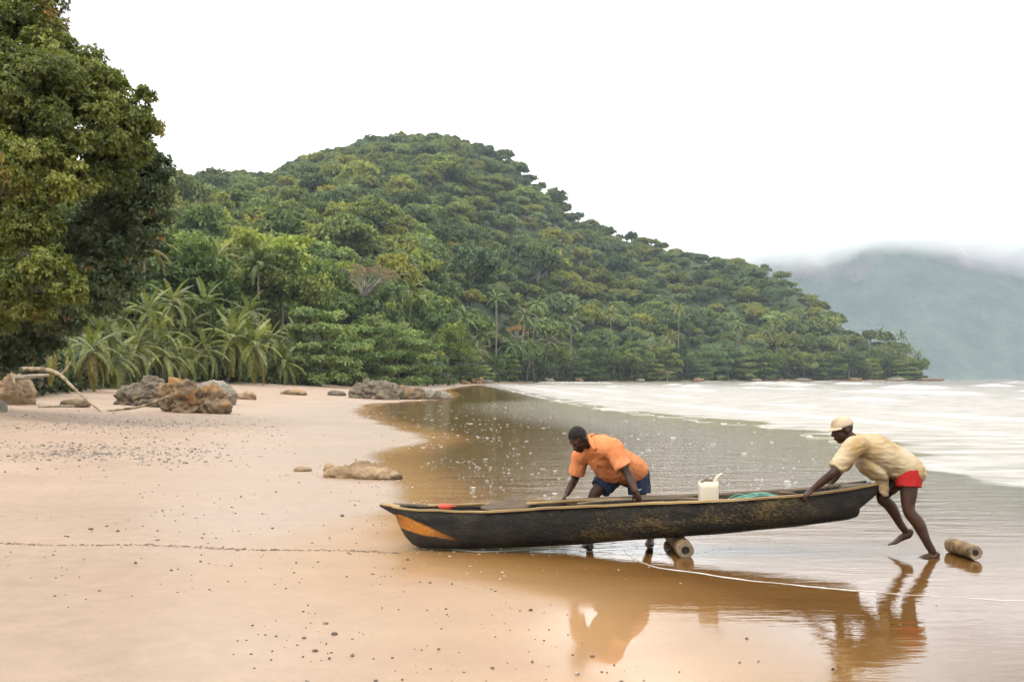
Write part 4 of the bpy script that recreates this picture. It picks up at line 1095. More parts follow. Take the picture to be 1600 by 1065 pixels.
rg = np.random.default_rng(55)
def sand_pts(n, lo, hi, wmin, wmax):
    px = rg.uniform(lo, hi, n); py = 590+np.exp(rg.uniform(math.log(wmin), math.log(wmax), n)); d = CAM_H*FPX/(py-590)
    x = (px-800)/FPX*d; return x, d
x, y = sand_pts(2300, -60, 1500, 70, 560); s_ = shore_s(x, y); k = fbm(x*0.8, y*0.8, 3, 5) > -0.06
k &= (s_ > 0.05) | ((s_ > -3.2) & (y < 7.6) & (rg.random(len(x)) < 0.10)); x, y = x[k], y[k]
z = np.maximum(ground(x, y), 0.0)
size = rg.gamma(2.0, 0.0026, len(x))+0.0025; size = np.minimum(size, 0.022)*np.interp(y, [5, 20], [1, 1.6])
scatter("pebbles", np.stack([x, y, z], -1), size, M["pebble"], "small dark pebbles strewn over the wet sand", rg=rg)
M["shingle"] = simple_mat("shingle", (0.16, 0.14, 0.115), (0.40, 0.35, 0.29), 8.0, 0.8, 0.0, c3=(0.62, 0.56, 0.48), s3=5.0, t3=(0.58, 0.63))
n = 3000; px = np.concatenate([rg.normal(90, 120, n//2), rg.normal(190, 110, n//2)]); py = np.concatenate([rg.normal(704, 9, n//2), rg.normal(662, 10, n//2)])
d = (CAM_H-0.22)*FPX/(py-590); x = (px-800)/FPX*d; k = (px > -80) & (px < 430) & (py > 640) & (fbm(x*0.7, d*0.5, 3, 15) > -0.1); x, y = x[k], d[k]
for _ in range(3): d2 = (CAM_H-ground(x, y))*FPX/(py[k]-590); y = 0.5*y+0.5*d2
scatter("shingle", np.stack([x, y, ground(x, y)], -1), rg.gamma(2.0, 0.006, len(x))+0.006, M["shingle"], "bands of grey shingle on the upper beach", rg=rg)
n = 800; tt = np.sort(rg.random(n)); px = -40+665*tt; py = 848+16*tt**1.3+rg.normal(0, 0.8, n)+1.5*np.sin(px*0.02); d = CAM_H*FPX/(py-590)
x = (px-800)/FPX*d; y = d.copy()
for _ in range(4): y = (CAM_H-ground(x, y))*FPX/(py-590); x = (px-800)/FPX*y
M["wrack"] = simple_mat("wrack", (0.16, 0.11, 0.07), (0.34, 0.25, 0.17), 9.0, 0.8, 0.0)
scatter("wrack_line", np.stack([x, y, ground(x, y)], -1), (rg.gamma(2, 0.0026, n)+0.003)*np.where(rg.random(n) < .04, 1.8, 1), M["wrack"], "thin line of dark wrack and grit left across the sand", rg=rg, flat=(.2, .5))

# ---- foam: lines along the edge of the swash and flecks adrift
M["foam"] = simple_mat("foam", (0.60, 0.54, 0.46), (0.76, 0.72, 0.66), 30, 0.6, 0.3, 0.004)
M["fleck"] = simple_mat("fleck", (1.0, 0.97, 0.92), (1.0, 0.99, 0.96), 30, 0.6, 0.0)
def foam_line(ptsw, width, seed, gap=0.35, amp=0.04):
    c = catmull(ptsw, 30); rg = np.random.default_rng(seed); V, F = [], []
    L_ = np.concatenate([[0], np.cumsum(np.linalg.norm(np.diff(c, axis=0), axis=1))]); n = int(L_[-1]/0.03); ls = np.linspace(0, L_[-1], n)
    x = np.interp(ls, L_, c[:, 0]); y = np.interp(ls, L_, c[:, 1])
    tx, ty = np.gradient(x), np.gradient(y); q = np.hypot(tx, ty); nx, ny = -ty/q, tx/q
    off = fbm(ls*1.1, ls*0+seed, 4, seed)*amp*8; x = x+nx*off; y = y+ny*off
    w = width*0.45*(0.25+1.7*vnoise(ls*3.0, ls*0, seed+3))*sstep(gap-.05, gap+.3, vnoise(ls*1.3, ls*0, seed+5))*(0.6+0.8*vnoise(ls*14, ls*0, seed+9))
    h = np.minimum(w*0.30, 0.008)
    prof = [(-1, -0.004, 0), (-.6, .8, 1), (0, 1.0, 1), (.6, .7, 1), (1, -0.004, 0)]
    for i in range(n):
        for (u, hh, m_) in prof: V.append((x[i]+nx[i]*u*w[i], y[i]+ny[i]*u*w[i], 0.003+(h[i]*hh if m_ else -0.006)))
    for i in range(n-1):
        for j in range(4): F.append((i*5+j, (i+1)*5+j, (i+1)*5+j+1, i*5+j+1))
    return np.array(V), np.array(F)
FV, FF, nb = [], [], 0
for (pp, wd, sd_, gp) in (
    (((968, 858), (985, 870), (1030, 884), (1090, 894), (1200, 908), (1332, 925), (1450, 931), (1640, 941)), 0.010, 3, .3),
    
   
    (((640, 857), (760, 862), (860, 858), (960, 862)), 0.008, 11, .5)):
    v, f = foam_line([wl_px(*q_) for q_ in pp], wd, sd_, gp); FV.append(v); FF.append(f+nb); nb += len(v)
v, f = foam_line(FOAM_EDGE[4:40], 0.06, 12, .35, amp=0.25); FV.append(v); FF.append(f+nb); nb += len(v)
tag(link("foam", np_mesh("foam", np.concatenate(FV), np.concatenate(FF), M["foam"])), "white foam lines along the edge of the swash", None, None, "stuff")
n = 12000; px = rg.uniform(560, 1330, n); py = 590+np.exp(rg.uniform(math.log(28), math.log(330), n)); d = CAM_H*FPX/(py-590); x = (px-800)/FPX*d; s_ = shore_s(x, d)
k = (s_ < -0.05) & (d > 5.4) & (rg.random(n) < np.interp(-s_, [0, 0.8, 3, 8], [0.95, 0.55, 0.3, 0.10])) & (fbm(x*0.9, d*0.45, 3, 19) > -0.02)
k &= ~((d < 9.3) & (rg.random(n) < 0.88))
x, y = x[k], d[k]
scatter("foam_flecks", np.stack([x, y, np.zeros(len(x))+0.001], -1), (rg.gamma(1.6, 0.006, len(x))+0.004)*np.interp(y, [8, 14, 40], [0.55, 1.0, 2.6]), M["fleck"], "white foam flecks drifting on the shallows", rg=rg, flat=(.05, .12), sink=0.3)

# ================================================================== the dugout canoe
m, N, L, out = nmat("canoe_wood"); M["canoe"] = m
p = N.new("ShaderNodeBsdfPrincipled"); tc = N.new("ShaderNodeTexCoord"); ob = tc.outputs["Object"]
mp = N.new("ShaderNodeMapping"); mp.inputs["Scale"].default_value = (0.8, 1.5, 1.5); L.new(ob, mp.inputs["Vector"])
n1 = noise_n(N, L, mp.outputs[0], 4.0, 9, 0.72); n2 = noise_n(N, L, mp.outputs[0], 38.0, 4, 0.75); n3 = noise_n(N, L, mp.outputs[0], 1.7, 3)
c1 = ramp(N, [(0.36, (0.002, 0.0018, 0.0014)), (0.50, (0.0065, 0.005, 0.0034)), (0.62, (0.022, 0.017, 0.010)), (0.76, (0.07, 0.057, 0.038))]); L.new(n1.outputs["Fac"], c1.inputs["Fac"])
sx_ = N.new("ShaderNodeSeparateXYZ"); L.new(ob, sx_.inputs[0])
# crust of yellowish growth, thickest along the lower middle of the side
mr = N.new("ShaderNodeMapRange"); mr.inputs["From Min"].default_value = 0.5; mr.inputs["From Max"].default_value = 1.6; L.new(sx_.outputs["X"], mr.inputs["Value"])
cr = math_n(N, L, 'MULTIPLY', n3.outputs["Fac"], n2.outputs["Fac"]); cr = math_n(N, L, 'MULTIPLY', cr, mr.outputs[0])
crr = ramp(N, [(0.27, 0.0), (0.36, 1.0)]); L.new(cr, crr.inputs["Fac"])
col = mix_c(N, L, math_n(N, L, 'MULTIPLY', crr.outputs["Color"], 0.7), c1.outputs["Color"], (0.15, 0.10, 0.026))
# old orange paint on the bow: upper edge and lower edge slope towards each other
wob = math_n(N, L, 'MULTIPLY_ADD', n1.outputs["Fac"], 0.05, -0.025)
zx = math_n(N, L, 'ADD', sx_.outputs["Z"], wob)
up_ = math_n(N, L, 'MULTIPLY_ADD', sx_.outputs["X"], -0.40, 0.325)
lo_ = math_n(N, L, 'MULTIPLY_ADD', sx_.outputs["X"], -0.153, 0.180)
def soft(a_, b_, k_): return math_n(N, L, 'MULTIPLY', math_n(N, L, 'SUBTRACT', a_, b_), k_, clamp=True)
pm = math_n(N, L, 'MULTIPLY', soft(up_, zx, 45.0), soft(zx, lo_, 70.0)); pm = math_n(N, L, 'MULTIPLY', pm, soft(0.345, zx, 60.0))
wear = ramp(N, [(0.22, 0.2), (0.36, 1.0)]); L.new(n1.outputs["Fac"], wear.inputs["Fac"])
fade = N.new("ShaderNodeMapRange"); fade.inputs["From Min"].default_value = 0.50; fade.inputs["From Max"].default_value = 0.20; L.new(sx_.outputs["X"], fade.inputs["Value"])
pm = math_n(N, L, 'MULTIPLY', pm, math_n(N, L, 'MULTIPLY', wear.outputs["Color"], fade.outputs[0]))
pc = ramp(N, [(0.3, (0.26, 0.085, 0.010)), (0.65, (0.46, 0.18, 0.022))]); L.new(n2.outputs["Fac"], pc.inputs["Fac"])
spk = noise_n(N, L, ob, 55.0, 2, 0.5); spr = ramp(N, [(0.68, 0.0), (0.74, 1.0)]); L.new(spk.outputs["Fac"], spr.inputs["Fac"])
col = mix_c(N, L, math_n(N, L, 'MULTIPLY', spr.outputs["Color"], 0.4), col, (0.17, 0.15, 0.11))
col = mix_c(N, L, pm, col, pc.outputs["Color"])
# below the paint the bow is worn grey
gb = math_n(N, L, 'MULTIPLY', math_n(N, L, 'LESS_THAN', zx, lo_), math_n(N, L, 'LESS_THAN', sx_.outputs["X"], 0.5))
col = mix_c(N, L, math_n(N, L, 'MULTIPLY', gb, 0.7), col, (0.028, 0.024, 0.02))
L.new(col, p.inputs["Base Color"]); p.inputs["Roughness"].default_value = 0.62; p.inputs["Specular IOR Level"].default_value = 0.3
L.new(bump_n(N, L, n2.outputs["Fac"], 0.8, 0.015, bump_n(N, L, n1.outputs["Fac"], 0.9, 0.05)), p.inputs["Normal"]); L.new(p.outputs[0], out.inputs["Surface"])
M["rail"] = simple_mat("rail", (0.26, 0.16, 0.06), (0.50, 0.35, 0.15), 5, 0.7, 0.5, 0.006, (0.3, 3, 3), c3=(0.07, 0.05, 0.03), s3=3.0, t3=(0.58, 0.68))
M["plank"] = simple_mat("plank", (0.16, 0.12, 0.08), (0.34, 0.27, 0.19), 5, 0.75, 0.5, 0.006, (0.3, 3, 3), c3=(0.06, 0.05, 0.035), s3=3.0, t3=(0.55, 0.68))
_NT = np.array([(597, 790), (625, 796), (660, 799), (760, 802), (850, 796), (1000, 789), (1130, 784), (1250, 776), (1320, 767), (1372, 757)], float)
_BT = np.array([(597, 849), (622, 853), (645, 855), (700, 856), (760, 855), (840, 852), (940, 846), (1060, 838), (1200, 826), (1300, 815), (1372, 806)], float)
_HW = np.array([(597, .012), (608, .075), (625, .13), (645, .17), (700, .22), (820, .27), (1000, .29), (1150, .28), (1280, .23), (1340, .17), (1372, .12)], float)
def b_yc(px): return 9.78-0.22*(px-597)/775
def b_sec(px):
    yc = b_yc(px); w = float(np.interp(px, _HW[:, 0], _HW[:, 1]))
    zt = CAM_H-(np.interp(px, _NT[:, 0], _NT[:, 1])-HORIZON)/FPX*(yc-w); zb = CAM_H-(np.interp(px, _BT[:, 0], _BT[:, 1])-HORIZON)/FPX*yc
    return yc, w, float(zt), float(zb), (px-800)/FPX*(yc-w*0.8)
boat0 = P(640, 853, 9.78); boat0.z = 0.0
canoe = empty("dugout_canoe", boat0)
tag(canoe, "dark weathered dugout canoe with orange-painted bow being pushed up the beach", "canoe")
def end_shift(px, f):
    """rake of stem and stern: shift along the hull by height fraction f (0 keel, 1 rail), in metres"""
    sh = 0.0
    if px < 660:
        k = (660-px)/63.0; sh += k*(0.125*float(sstep(1.0, 0.80, f))+0.16*(1-f)**2.2)-k*0.03*max(0, f-0.8)*5
    if px > 1330:
        k = (px-1330)/42.0; step = 1.0 if f < 0.42 else (1-min(1, (f-0.42)/0.35))*0.75
        sh -= k*0.17*step
    return sh
def hull_ring(px, t_in):
    yc, w, zt, zb, x = b_sec(px); h = zt-zb; pts_ = []
    prof = [(1.0, 1.0), (1.01, .75), (.99, .5), (.90, .28), (.70, .12), (.38, .025), (0, 0)]
    left = [(-a_, f) for a_, f in prof]; right = [(a_, f) for a_, f in prof[::-1][1:]]
    outer = left+right
    th = min(0.035, w*0.45)
    inner = [((a_/abs(a_) if a_ else 0)*max(0, (abs(a_)*w-th))/w if w else 0, f*(1-0.045/h)+0.045/h if f < 1 else 1.0) for a_, f in outer][::-1]
    for a_, f in outer+inner:
        lump = 0.016*mnoise.noise(Vector((x*2.3, a_*2, f*3)))
        pts_.append(Vector((x+end_shift(px, f), yc+a_*w+(lump if abs(a_) > .3 else 0)*(1 if a_ > 0 else -1), zb+f*h+lump*0.7)))
    return pts_
pxs = [597, 601, 608, 618, 630, 645, 662, 685]+list(range(710, 1330, 26))+[1332, 1345, 1358, 1366, 1372]
g = Geo(); g.ring_tube([hull_ring(q, 0) for q in pxs], cap=False)
nn = len(hull_ring(700, 0)); base_n = len(g.v)
for ei, ring0 in ((0, 0), (1, (len(pxs)-1)*nn)):     # close the two ends
    half = nn//2
    for i in range(half-1):
        q = (ring0+i, ring0+i+1, ring0+nn-2-i, ring0+nn-1-i)
        g.f.append(q if ei == 0 else q[::-1])
hull = g.build("hull", M["canoe"], canoe)
def rail(side, p0, p1, wdt, hgt, name, mat, dz=0.0, dy=0.0, n=14, ov=0.0):
    g = Geo(); rings = []
    for i in range(n+1):
        q = p0+(p1-p0)*i/n; yc, w, zt, zb, x = b_sec(q)
        yy = yc+side*(w-0.012+dy); z = zt+dz+0.006*mnoise.noise(Vector((q*.03, side, 1))); wv = wdt*(1+.25*mnoise.noise(Vector((q*.021, 3, side))))
        rings.append([Vector((x, yy-wv, z-hgt)), Vector((x, yy+wv, z-hgt)), Vector((x, yy+wv, z+hgt)), Vector((x, yy-wv, z+hgt))])
    g.ring_tube(rings); return g.build(name, mat, canoe, smooth=False)
rail(-1, 612, 764, .020, .008, "gunwale", M["rail"], dz=.012)
rail(-1, 757, 1371, .022, .009, "gunwale", M["rail"], dz=.014, dy=.012, n=26)
rail(1, 612, 860, .022, .011, "gunwale", M["plank"], dz=.016)
rail(1, 846, 1366, .022, .011, "gunwale", M["plank"], dz=.012, n=22)
def thwart(px, wd=.06, dz=-.05, mat="plank"):
    yc, w, zt, zb, x = b_sec(px); g = Geo(); g.box((x, yc, zt+dz), ((wd, 0, 0), (0, w-.03, 0), (0, 0, .012))); return g.build("thwart", M[mat], canoe, smooth=False)
for q in (700, 850, 1040, 1215, 1330): thwart(q)
# stem post at the bow and the block at the stern
g = Geo(); yc, w, zt, zb, x = b_sec(603)
g.tube([(x-.05, yc, zt+.018), (x+.02, yc, zt+.008), (x+.12, yc, zt-.002)], [(.014, .02), (.02, .05), (.012, .10)], n=10, ref=(0, 0, 1)); g.build("stem_cap", M["rail"], canoe)
g = Geo(); yc, w, zt, zb, x = b_sec(1352)
g.box((x-.04, yc, zt-.012), ((.12, 0, .01), (0, w-.025, 0), (-.001, 0, .018))); g.build("stern_deck", M["plank"], canoe, smooth=False)

# ---- things lying in the canoe
def in_boat(px, f=0.3, lat=0.0):
    yc, w, zt, zb, x = b_sec(px); return Vector((x, yc+lat*w, zb+.05+f*(zt-zb)))
def rim(px, lat, dz=0.0):
    yc, w, zt, zb, x = b_sec(px); return Vector((x, yc+lat*w, zt+dz))
# paddle with a long blade, resting on the bow thwart
pa, pb, pc_, pd = rim(752, -.35, .035), rim(832, -.25, .04), rim(905, .1, .03), rim(975, .35, .015)
g = Geo(); g.tube([pa, pa.lerp(pb, .3), pa.lerp(pb, .75), pb], [(.02, .012), (.055, .011), (.06, .011), (.022, .014)], n=10, ref=(0, .55, .8), sub=4)
blade_m = simple_mat("paddle_wood", (0.075, 0.05, 0.03), (0.17, 0.12, 0.075), 6, 0.6, 0.4, 0.004, (0.4, 3, 3))
pe = empty("paddle", pa); g.build("blade", blade_m, pe)
g = Geo(); g.tube([pb-(pb-pa)*.1, pb, pc_, pd], [.015, .016, .015, .014], n=8); g.build("shaft", M["rail"], pe)
tag(pe, "wooden paddle with dark blade lying across the canoe's bow end", "paddle")
# long pole along the far side
g = Geo(); g.tube([rim(666, .55, .02), rim(750, .7, .035), rim(850, .8, .03)], [.013, .015, .012], n=8, wob=.2)
o = rim(666, .55, .02); tag(link("pole", g.mesh("pole", M["rail"], True, o), None, o), "pale pole lying along the far side of the bow", "pole")
g = Geo(); g.tube([rim(905, -.2, .012), rim(960, 0, .02), rim(1060, .1, .012), rim(1100, .0, .0)], [.012, .013, .012, .010], n=8, wob=.2)
o = rim(905, -.2, .012); tag(link("pole", g.mesh("pole", M["plank"], True, o), None, o), "thin grey pole lying lengthwise amidships beside the bucket", "pole")
# red float
M["red_plastic"] = simple_mat("red_plastic", (0.55, 0.05, 0.02), (0.75, 0.11, 0.05), 4, 0.45, 0.1)
g = Geo(); a_, b_ = rim(684, .15, .022), rim(703, .15, .022); g.tube([a_, a_.lerp(b_, .2), a_.lerp(b_, .8), b_], [.014, .03, .03, .014], n=12); g.tube([b_, b_+Vector((.05, 0, .005))], [.006, .006], n=6)
tag(link("net_float", g.mesh("net_float", M["red_plastic"], True, a_), None, a_), "small red float lying in the canoe's bow", "float")
# cut-down white jerrycan used as a bucket, with a torn strip standing up
M["can"] = simple_mat("can_plastic", (0.72, 0.62, 0.47), (0.84, 0.76, 0.62), 5, 0.5, 0.1, 0.003, c3=(0.50, 0.38, 0.24), s3=6, t3=(.62, .75))
bc = in_boat(1113, 0.25, -.15); yc, w, zt, zb, x = b_sec(1113); bw, bd = .088, .075; bz0 = bc.z-.02; bz1 = CAM_H-(752-HORIZON)/FPX*bc.y
be = empty("plastic_bucket", (bc.x, bc.y, bz0)); tag(be, "white cut-down plastic jerrycan standing amidships in the canoe", "bucket")
def rrect(cx, cy, z, a_, b_, r_, n=5, jag=0, seed=0):
    o_ = []; rd_ = random.Random(seed)
    for sx2, sy2, t0 in ((1, 1, 0), (-1, 1, 90), (-1, -1, 180), (1, -1, 270)):
        for i in range(n):
            t_ = R(t0+90*i/(n-1)); o_.append(Vector((cx+sx2*(a_-r_)+r_*math.cos(t_), cy+sy2*(b_-r_)+r_*math.sin(t_), z+rd_.uniform(-jag, jag))))
    return o_
g = Geo(); cx, cy = bc.x, bc.y
zs_ = [bz0, bz0+.015, bz0+.06, bz0+(bz1-bz0)*.5, bz1-.05, bz1]
rings = [rrect(cx, cy, z_, bw*k_, bd*k_, .03*k_) for z_, k_ in zip(zs_, (.92, 1, 1, .985, 1, 1))][:-1]+[rrect(cx, cy, bz1, bw, bd, .03, jag=.010, seed=2)]
inner = [rrect(cx, cy, bz1-.003, bw-.005, bd-.005, .028, jag=.008, seed=2)]+[rrect(cx, cy, z_, bw-.005, bd-.005, .028) for z_ in (bz1-.06, bz0+.02)]
g.ring_tube(rings+inner); g.build("body", M["can"], be)
g = Geo(); s0 = Vector((cx+.045, cy-bd*.4, bz1-.02)); g.tube([s0, s0+Vector((.02, 0, .05)), s0+Vector((.055, .01, .085)), s0+Vector((.085, .01, .092)), s0+Vector((.115, .0, .075))], [(.012, .004), (.016, .004), (.012, .004), (.008, .004), (.003, .003)], n=8, ref=(0.8, 0, -.5)); g.build("torn_strip", M["can"], be)
g = Geo(); g.tube([Vector((cx-.07, cy, bz1-.005)), Vector((cx-.03, cy, bz1+.018)), Vector((cx+.02, cy, bz1+.014)), Vector((cx+.05, cy, bz1-.008))], [.010, .016, .015, .009], n=8); g.build("bailing_sponge", simple_mat("rag", (.12, .09, .06), (.35, .28, .2), 30, .9, .5, .01), be)
g = Geo(); g.tube([Vector((cx+bw-.02, cy-bd-.004, bz0+.11)), Vector((cx+bw+.02, cy-bd-.005, bz0+.09)), Vector((cx+bw+.05, cy-bd-.005, bz0+.05))], [.004, .004, .004], n=6); g.build("cord", M["plank"], be)
# heap of blue-green line
M["line"] = simple_mat("net_line", (0.10, 0.30, 0.23), (0.24, 0.52, 0.42), 12, 0.6, 0.0)
o = in_boat(1185, .45, 0); g = Geo(); rd = random.Random(3)
for i in range(16):
    lat = rd.uniform(-.75, .75); q0 = rd.uniform(1138, 1160); q1 = rd.uniform(1205, 1232)
    g.tube([rim(q0, lat*.6, -.05+rd.uniform(-.02, .01)), rim((q0*2+q1)/3, lat, -.025+rd.uniform(-.02, .03)), rim((q0+q1*2)/3, lat*.8, -.008+rd.uniform(-.02, .03)), rim(q1, lat*.4, -.02)], [.005]*4, n=5, sub=4)
tag(link("fishing_line", g.mesh("fishing_line", M["line"], True, o), None, o), "heap of blue-green line lying in the canoe near the stern", "line")
# stick and blade beside the hand
g = Geo(); a_ = rim(1222, -.3, .035); b_ = rim(1245, -.55, .02); g.tube([a_, a_.lerp(b_, .5), b_], [(.016, .008), (.014, .008), (.010, .006)], n=8)
tag(link("wooden_peg", g.mesh("wooden_peg", blade_m, True, a_), None, a_), "short dark wooden peg on the rail beside the pusher's hand", "peg")

# ---- rollers: short palm logs with hollow ends
M["log_bark"] = simple_mat("log_bark", (0.09, 0.055, 0.028), (0.44, 0.28, 0.13), 8, 0.8, 0.6, 0.01, (1, 1, 1), c3=(0.08, 0.06, 0.04), s3=4, t3=(.55, .68))
M["log_end"] = simple_mat("log_end", (0.14, 0.10, 0.06), (0.34, 0.26, 0.17), 14, 0.85, 0.5, 0.01)
M["log_hole_shade"] = simple_mat("log_hole_shade", (0.012, 0.009, 0.006), (0.04, 0.03, 0.02), 20, 0.95, 0.3, 0.01)
def log(a_, b_, r_, label, seed):
    """log with a dark disc for its hollow; b_ is the end that faces the viewer"""
    a_, b_ = Vector(a_), Vector(b_); ax = (b_-a_).normalized(); s_ = ax.cross(Vector((0, 0, 1))).normalized(); u_ = s_.cross(ax)
    def ring(t_, k_, n=22, sd=0):
        c_ = a_.lerp(b_, t_); return [c_+(s_*math.cos(2*math.pi*j/n)+u_*math.sin(2*math.pi*j/n))*r_*k_*(1+.09*mnoise.noise(Vector((math.cos(2*math.pi*j/n)*1.5+seed, math.sin(2*math.pi*j/n)*1.5, t_*2)))) for j in range(n)]
    L_ = (b_-a_).length
    e = empty("log_roller", (a_+b_)/2-Vector((0, 0, r_))); tag(e, label, "log", "rollers for the canoe")
    g = Geo(); g.ring_tube([ring(-.03, .35), ring(0, .62), ring(.02, .85)]+[ring(t_, 1+.07*mnoise.noise(Vector((t_*3, seed, 0)))) for t_ in np.linspace(.05, .95, 12)]+[ring(.985, .99), ring(1.0, .95)], cap=True); g.build("bark", M["log_bark"], e)
    g = Geo(); k = .006/L_; g.ring_tube([ring(1+k, .93), ring(1+k*1.2, .7), ring(1+k*.6, .46)], cap=False); g.ring_tube([ring(1+k*.3, .5), ring(1+k*.5, .3)], cap=False); o1 = g.build("cut_end", M["log_end"], e)
    g = Geo(); g.ring_tube([ring(1+k*.4, .47), ring(1+k*.7, .42), ring(1+k*.7, .1)], cap=True); g.build("hollow", M["log_hole_shade"], e)  # flat dark disc; the shade inside the hole is put into its colour
    return e
lc = P(1071, 857, 9.30); lc.z = 0.066
log(Vector((lc.x+.03, 10.35, .064)), lc, .080, "log roller with hollow end lying under the canoe", 1)
log(P(1484, 850, 9.62), P(1524, 863, 9.15), .066, "log roller lying free on the wet sand behind the pusher", 5)
# ================================================================== the two men
m, N, L, out = nmat("skin"); M["skin"] = m
p = N.new("ShaderNodeBsdfPrincipled"); tc = N.new("ShaderNodeTexCoord")
n1 = noise_n(N, L, tc.outputs["Object"], 9, 5); c = ramp(N, [(0.35, (0.022, 0.0095, 0.005)), (0.7, (0.050, 0.022, 0.012))]); L.new(n1.outputs["Fac"], c.inputs["Fac"])
L.new(c.outputs["Color"], p.inputs["Base Color"]); p.inputs["Roughness"].default_value = 0.48; p.inputs["Specular IOR Level"].default_value = 0.22
n2 = noise_n(N, L, tc.outputs["Object"], 120, 3); L.new(bump_n(N, L, n2.outputs["Fac"], 0.15, 0.002), p.inputs["Normal"]); L.new(p.outputs[0], out.inputs["Surface"])
def cloth(name, c1, c2, c3=None, t3=(0.5, 0.65), s3=3.0):
    return simple_mat(name, c1, c2, 5.0, 0.9, 0.35, 0.006, (1, 1, 1), spec=0.15, c3=c3, s3=s3, t3=t3)
M["orange_cloth"] = cloth("orange_cloth", (0.74, 0.25, 0.09), (0.84, 0.33, 0.14))
M["cream_cloth"] = cloth("cream_cloth", (0.55, 0.43, 0.26), (0.64, 0.53, 0.36), (0.44, 0.29, 0.11), (0.42, 0.64), 3.0)
M["navy_cloth"] = cloth("navy_cloth", (0.022, 0.032, 0.06), (0.04, 0.058, 0.105))
M["red_cloth"] = cloth("red_cloth", (0.42, 0.020, 0.020), (0.56, 0.036, 0.032))
M["cap_cloth"] = cloth("cap_cloth", (0.58, 0.46, 0.32), (0.72, 0.60, 0.44), (0.42, 0.30, 0.19))
M["hair"] = simple_mat("hair", (0.006, 0.005, 0.004), (0.016, 0.013, 0.011), 60, 0.9, 0.9, 0.006)
M["white_mark"] = simple_mat("white_mark", (0.8, 0.8, 0.8), (0.85, 0.85, 0.85), 3, 0.7, 0.0)
M["eye"] = simple_mat("eye", (0.16, 0.14, 0.12), (0.25, 0.22, 0.19), 3, 0.3, 0.0)

def hand(g, wrist, fwd, palm, side, curl=0.5, spread=0.10, size=1.0, thumb_out=0.7):
    """fwd: wrist to knuckles, palm: way the palm faces, side: towards the thumb"""
    w = Vector(wrist); f = Vector(fwd).normalized(); n = Vector(palm); n = (n-f*n.dot(f)).normalized(); s = f.cross(n)
    if s.dot(Vector(side)) < 0: s = -s
    k = size
    g.tube([w-f*.02*k, w+f*.03*k, w+f*.07*k, w+f*.092*k], [(.027*k, .020*k), (.036*k, .017*k), (.042*k, .015*k), (.040*k, .012*k)], n=12, ref=s)
    for i, (ln, off) in enumerate(((.072, .030), (.082, .0105), (.076, -.0095), (.060, -.029))):
        b = w+f*(.088-.003*abs(i-1.2))*k+s*off*k; d = (f+s*(spread*(1.2-i)*.6)).normalized(); a = curl*(0.9+.12*i); pts_ = [b-d*.012*k]; r_ = []
        q = b.copy(); ang = a*0.45
        for j, sg in enumerate((.46, .31, .23)):
            pts_.append(q.copy()); dirn = d*math.cos(ang)+n*math.sin(ang); q = q+dirn*ln*sg*k; ang += a*0.75
        pts_.append(q)
        g.tube(pts_, [.0095*k, .0098*k, .0088*k, .0080*k, .0066*k], n=8, sub=3)
    tb = w+f*.022*k+s*.028*k; td = (s*thumb_out+f*.75+n*.25).normalized()
    g.tube([tb-s*.012*k, tb+td*.022*k, tb+td*.045*k+f*.004*k, tb+td*.056*k+f*.018*k+n*.006*k], [.0135*k, .0125*k, .0105*k, .008*k], n=8, sub=3)
def foot(g, ankle, heel_dir, fwd, up, k=1.0):
    """ankle joint, foot pointing fwd"""
    a = Vector(ankle); f = Vector(fwd).normalized(); u = Vector(up); u = (u-f*u.dot(f)).normalized(); s = f.cross(u)
    g.tube([a-u*.03*k-f*.045*k, a-u*.055*k-f*.01*k, a-u*.048*k+f*.05*k, a-u*.058*k+f*.105*k, a-u*.066*k+f*.15*k], [(.033*k, .03*k), (.036*k, .032*k), (.040*k, .033*k), (.047*k, .022*k), (.045*k, .013*k)], n=12, ref=s)
    for i in range(5):
        b = a-u*.067*k+f*(.15-.008*i*(1 if i > 1 else .5))*k+s*(.034-.0165*i)*k; g.tube([b, b+f*.022*k, b+f*(.044-.004*i)*k-u*.003*k], [.0115*k if i == 0 else .009*k, .0105*k if i == 0 else .0085*k, .007*k], n=7, sub=2)
def head(g, c, up, fwd, k=1.0):
    """c: middle of the head; returns (up, fwd, right)"""
    c = Vector(c); u = Vector(up).normalized(); f = Vector(fwd); f = (f-u*f.dot(u)).normalized(); r = f.cross(u)
    g.ellipsoid(c+u*.028*k-f*.008*k, (r*.076*k, f*.096*k, u*.090*k), 18, 14)
    g.ellipsoid(c-u*.025*k+f*.028*k, (r*.063*k, f*.066*k, u*.085*k), 16, 12)
    g.ellipsoid(c-u*.085*k+f*.056*k, (r*.034*k, f*.030*k, u*.026*k), 12, 8)
    g.tube([c+u*.022*k+f*.090*k, c-u*.002*k+f*.103*k, c-u*.018*k+f*.110*k], [.011*k, .014*k, (.021*k, .014*k)], n=8, ref=r)
    g.tube([c+u*.034*k+f*.076*k-r*.040*k, c+u*.038*k+f*.084*k, c+u*.034*k+f*.076*k+r*.040*k], [.010*k, .011*k, .010*k], n=8)
    g.tube([c-u*.049*k+f*.084*k-r*.026*k, c-u*.048*k+f*.097*k, c-u*.049*k+f*.084*k+r*.026*k], [.008*k, .011*k, .008*k], n=8)
    g.tube([c-u*.062*k+f*.082*k-r*.022*k, c-u*.063*k+f*.094*k, c-u*.062*k+f*.082*k+r*.022*k], [.008*k, .011*k, .008*k], n=8)
    for s in (-1, 1):
        g.ellipsoid(c-u*.005*k-f*.006*k+r*s*.078*k, (r*.010*k, f*.019*k, u*.032*k), 10, 8)
    return u, f, r
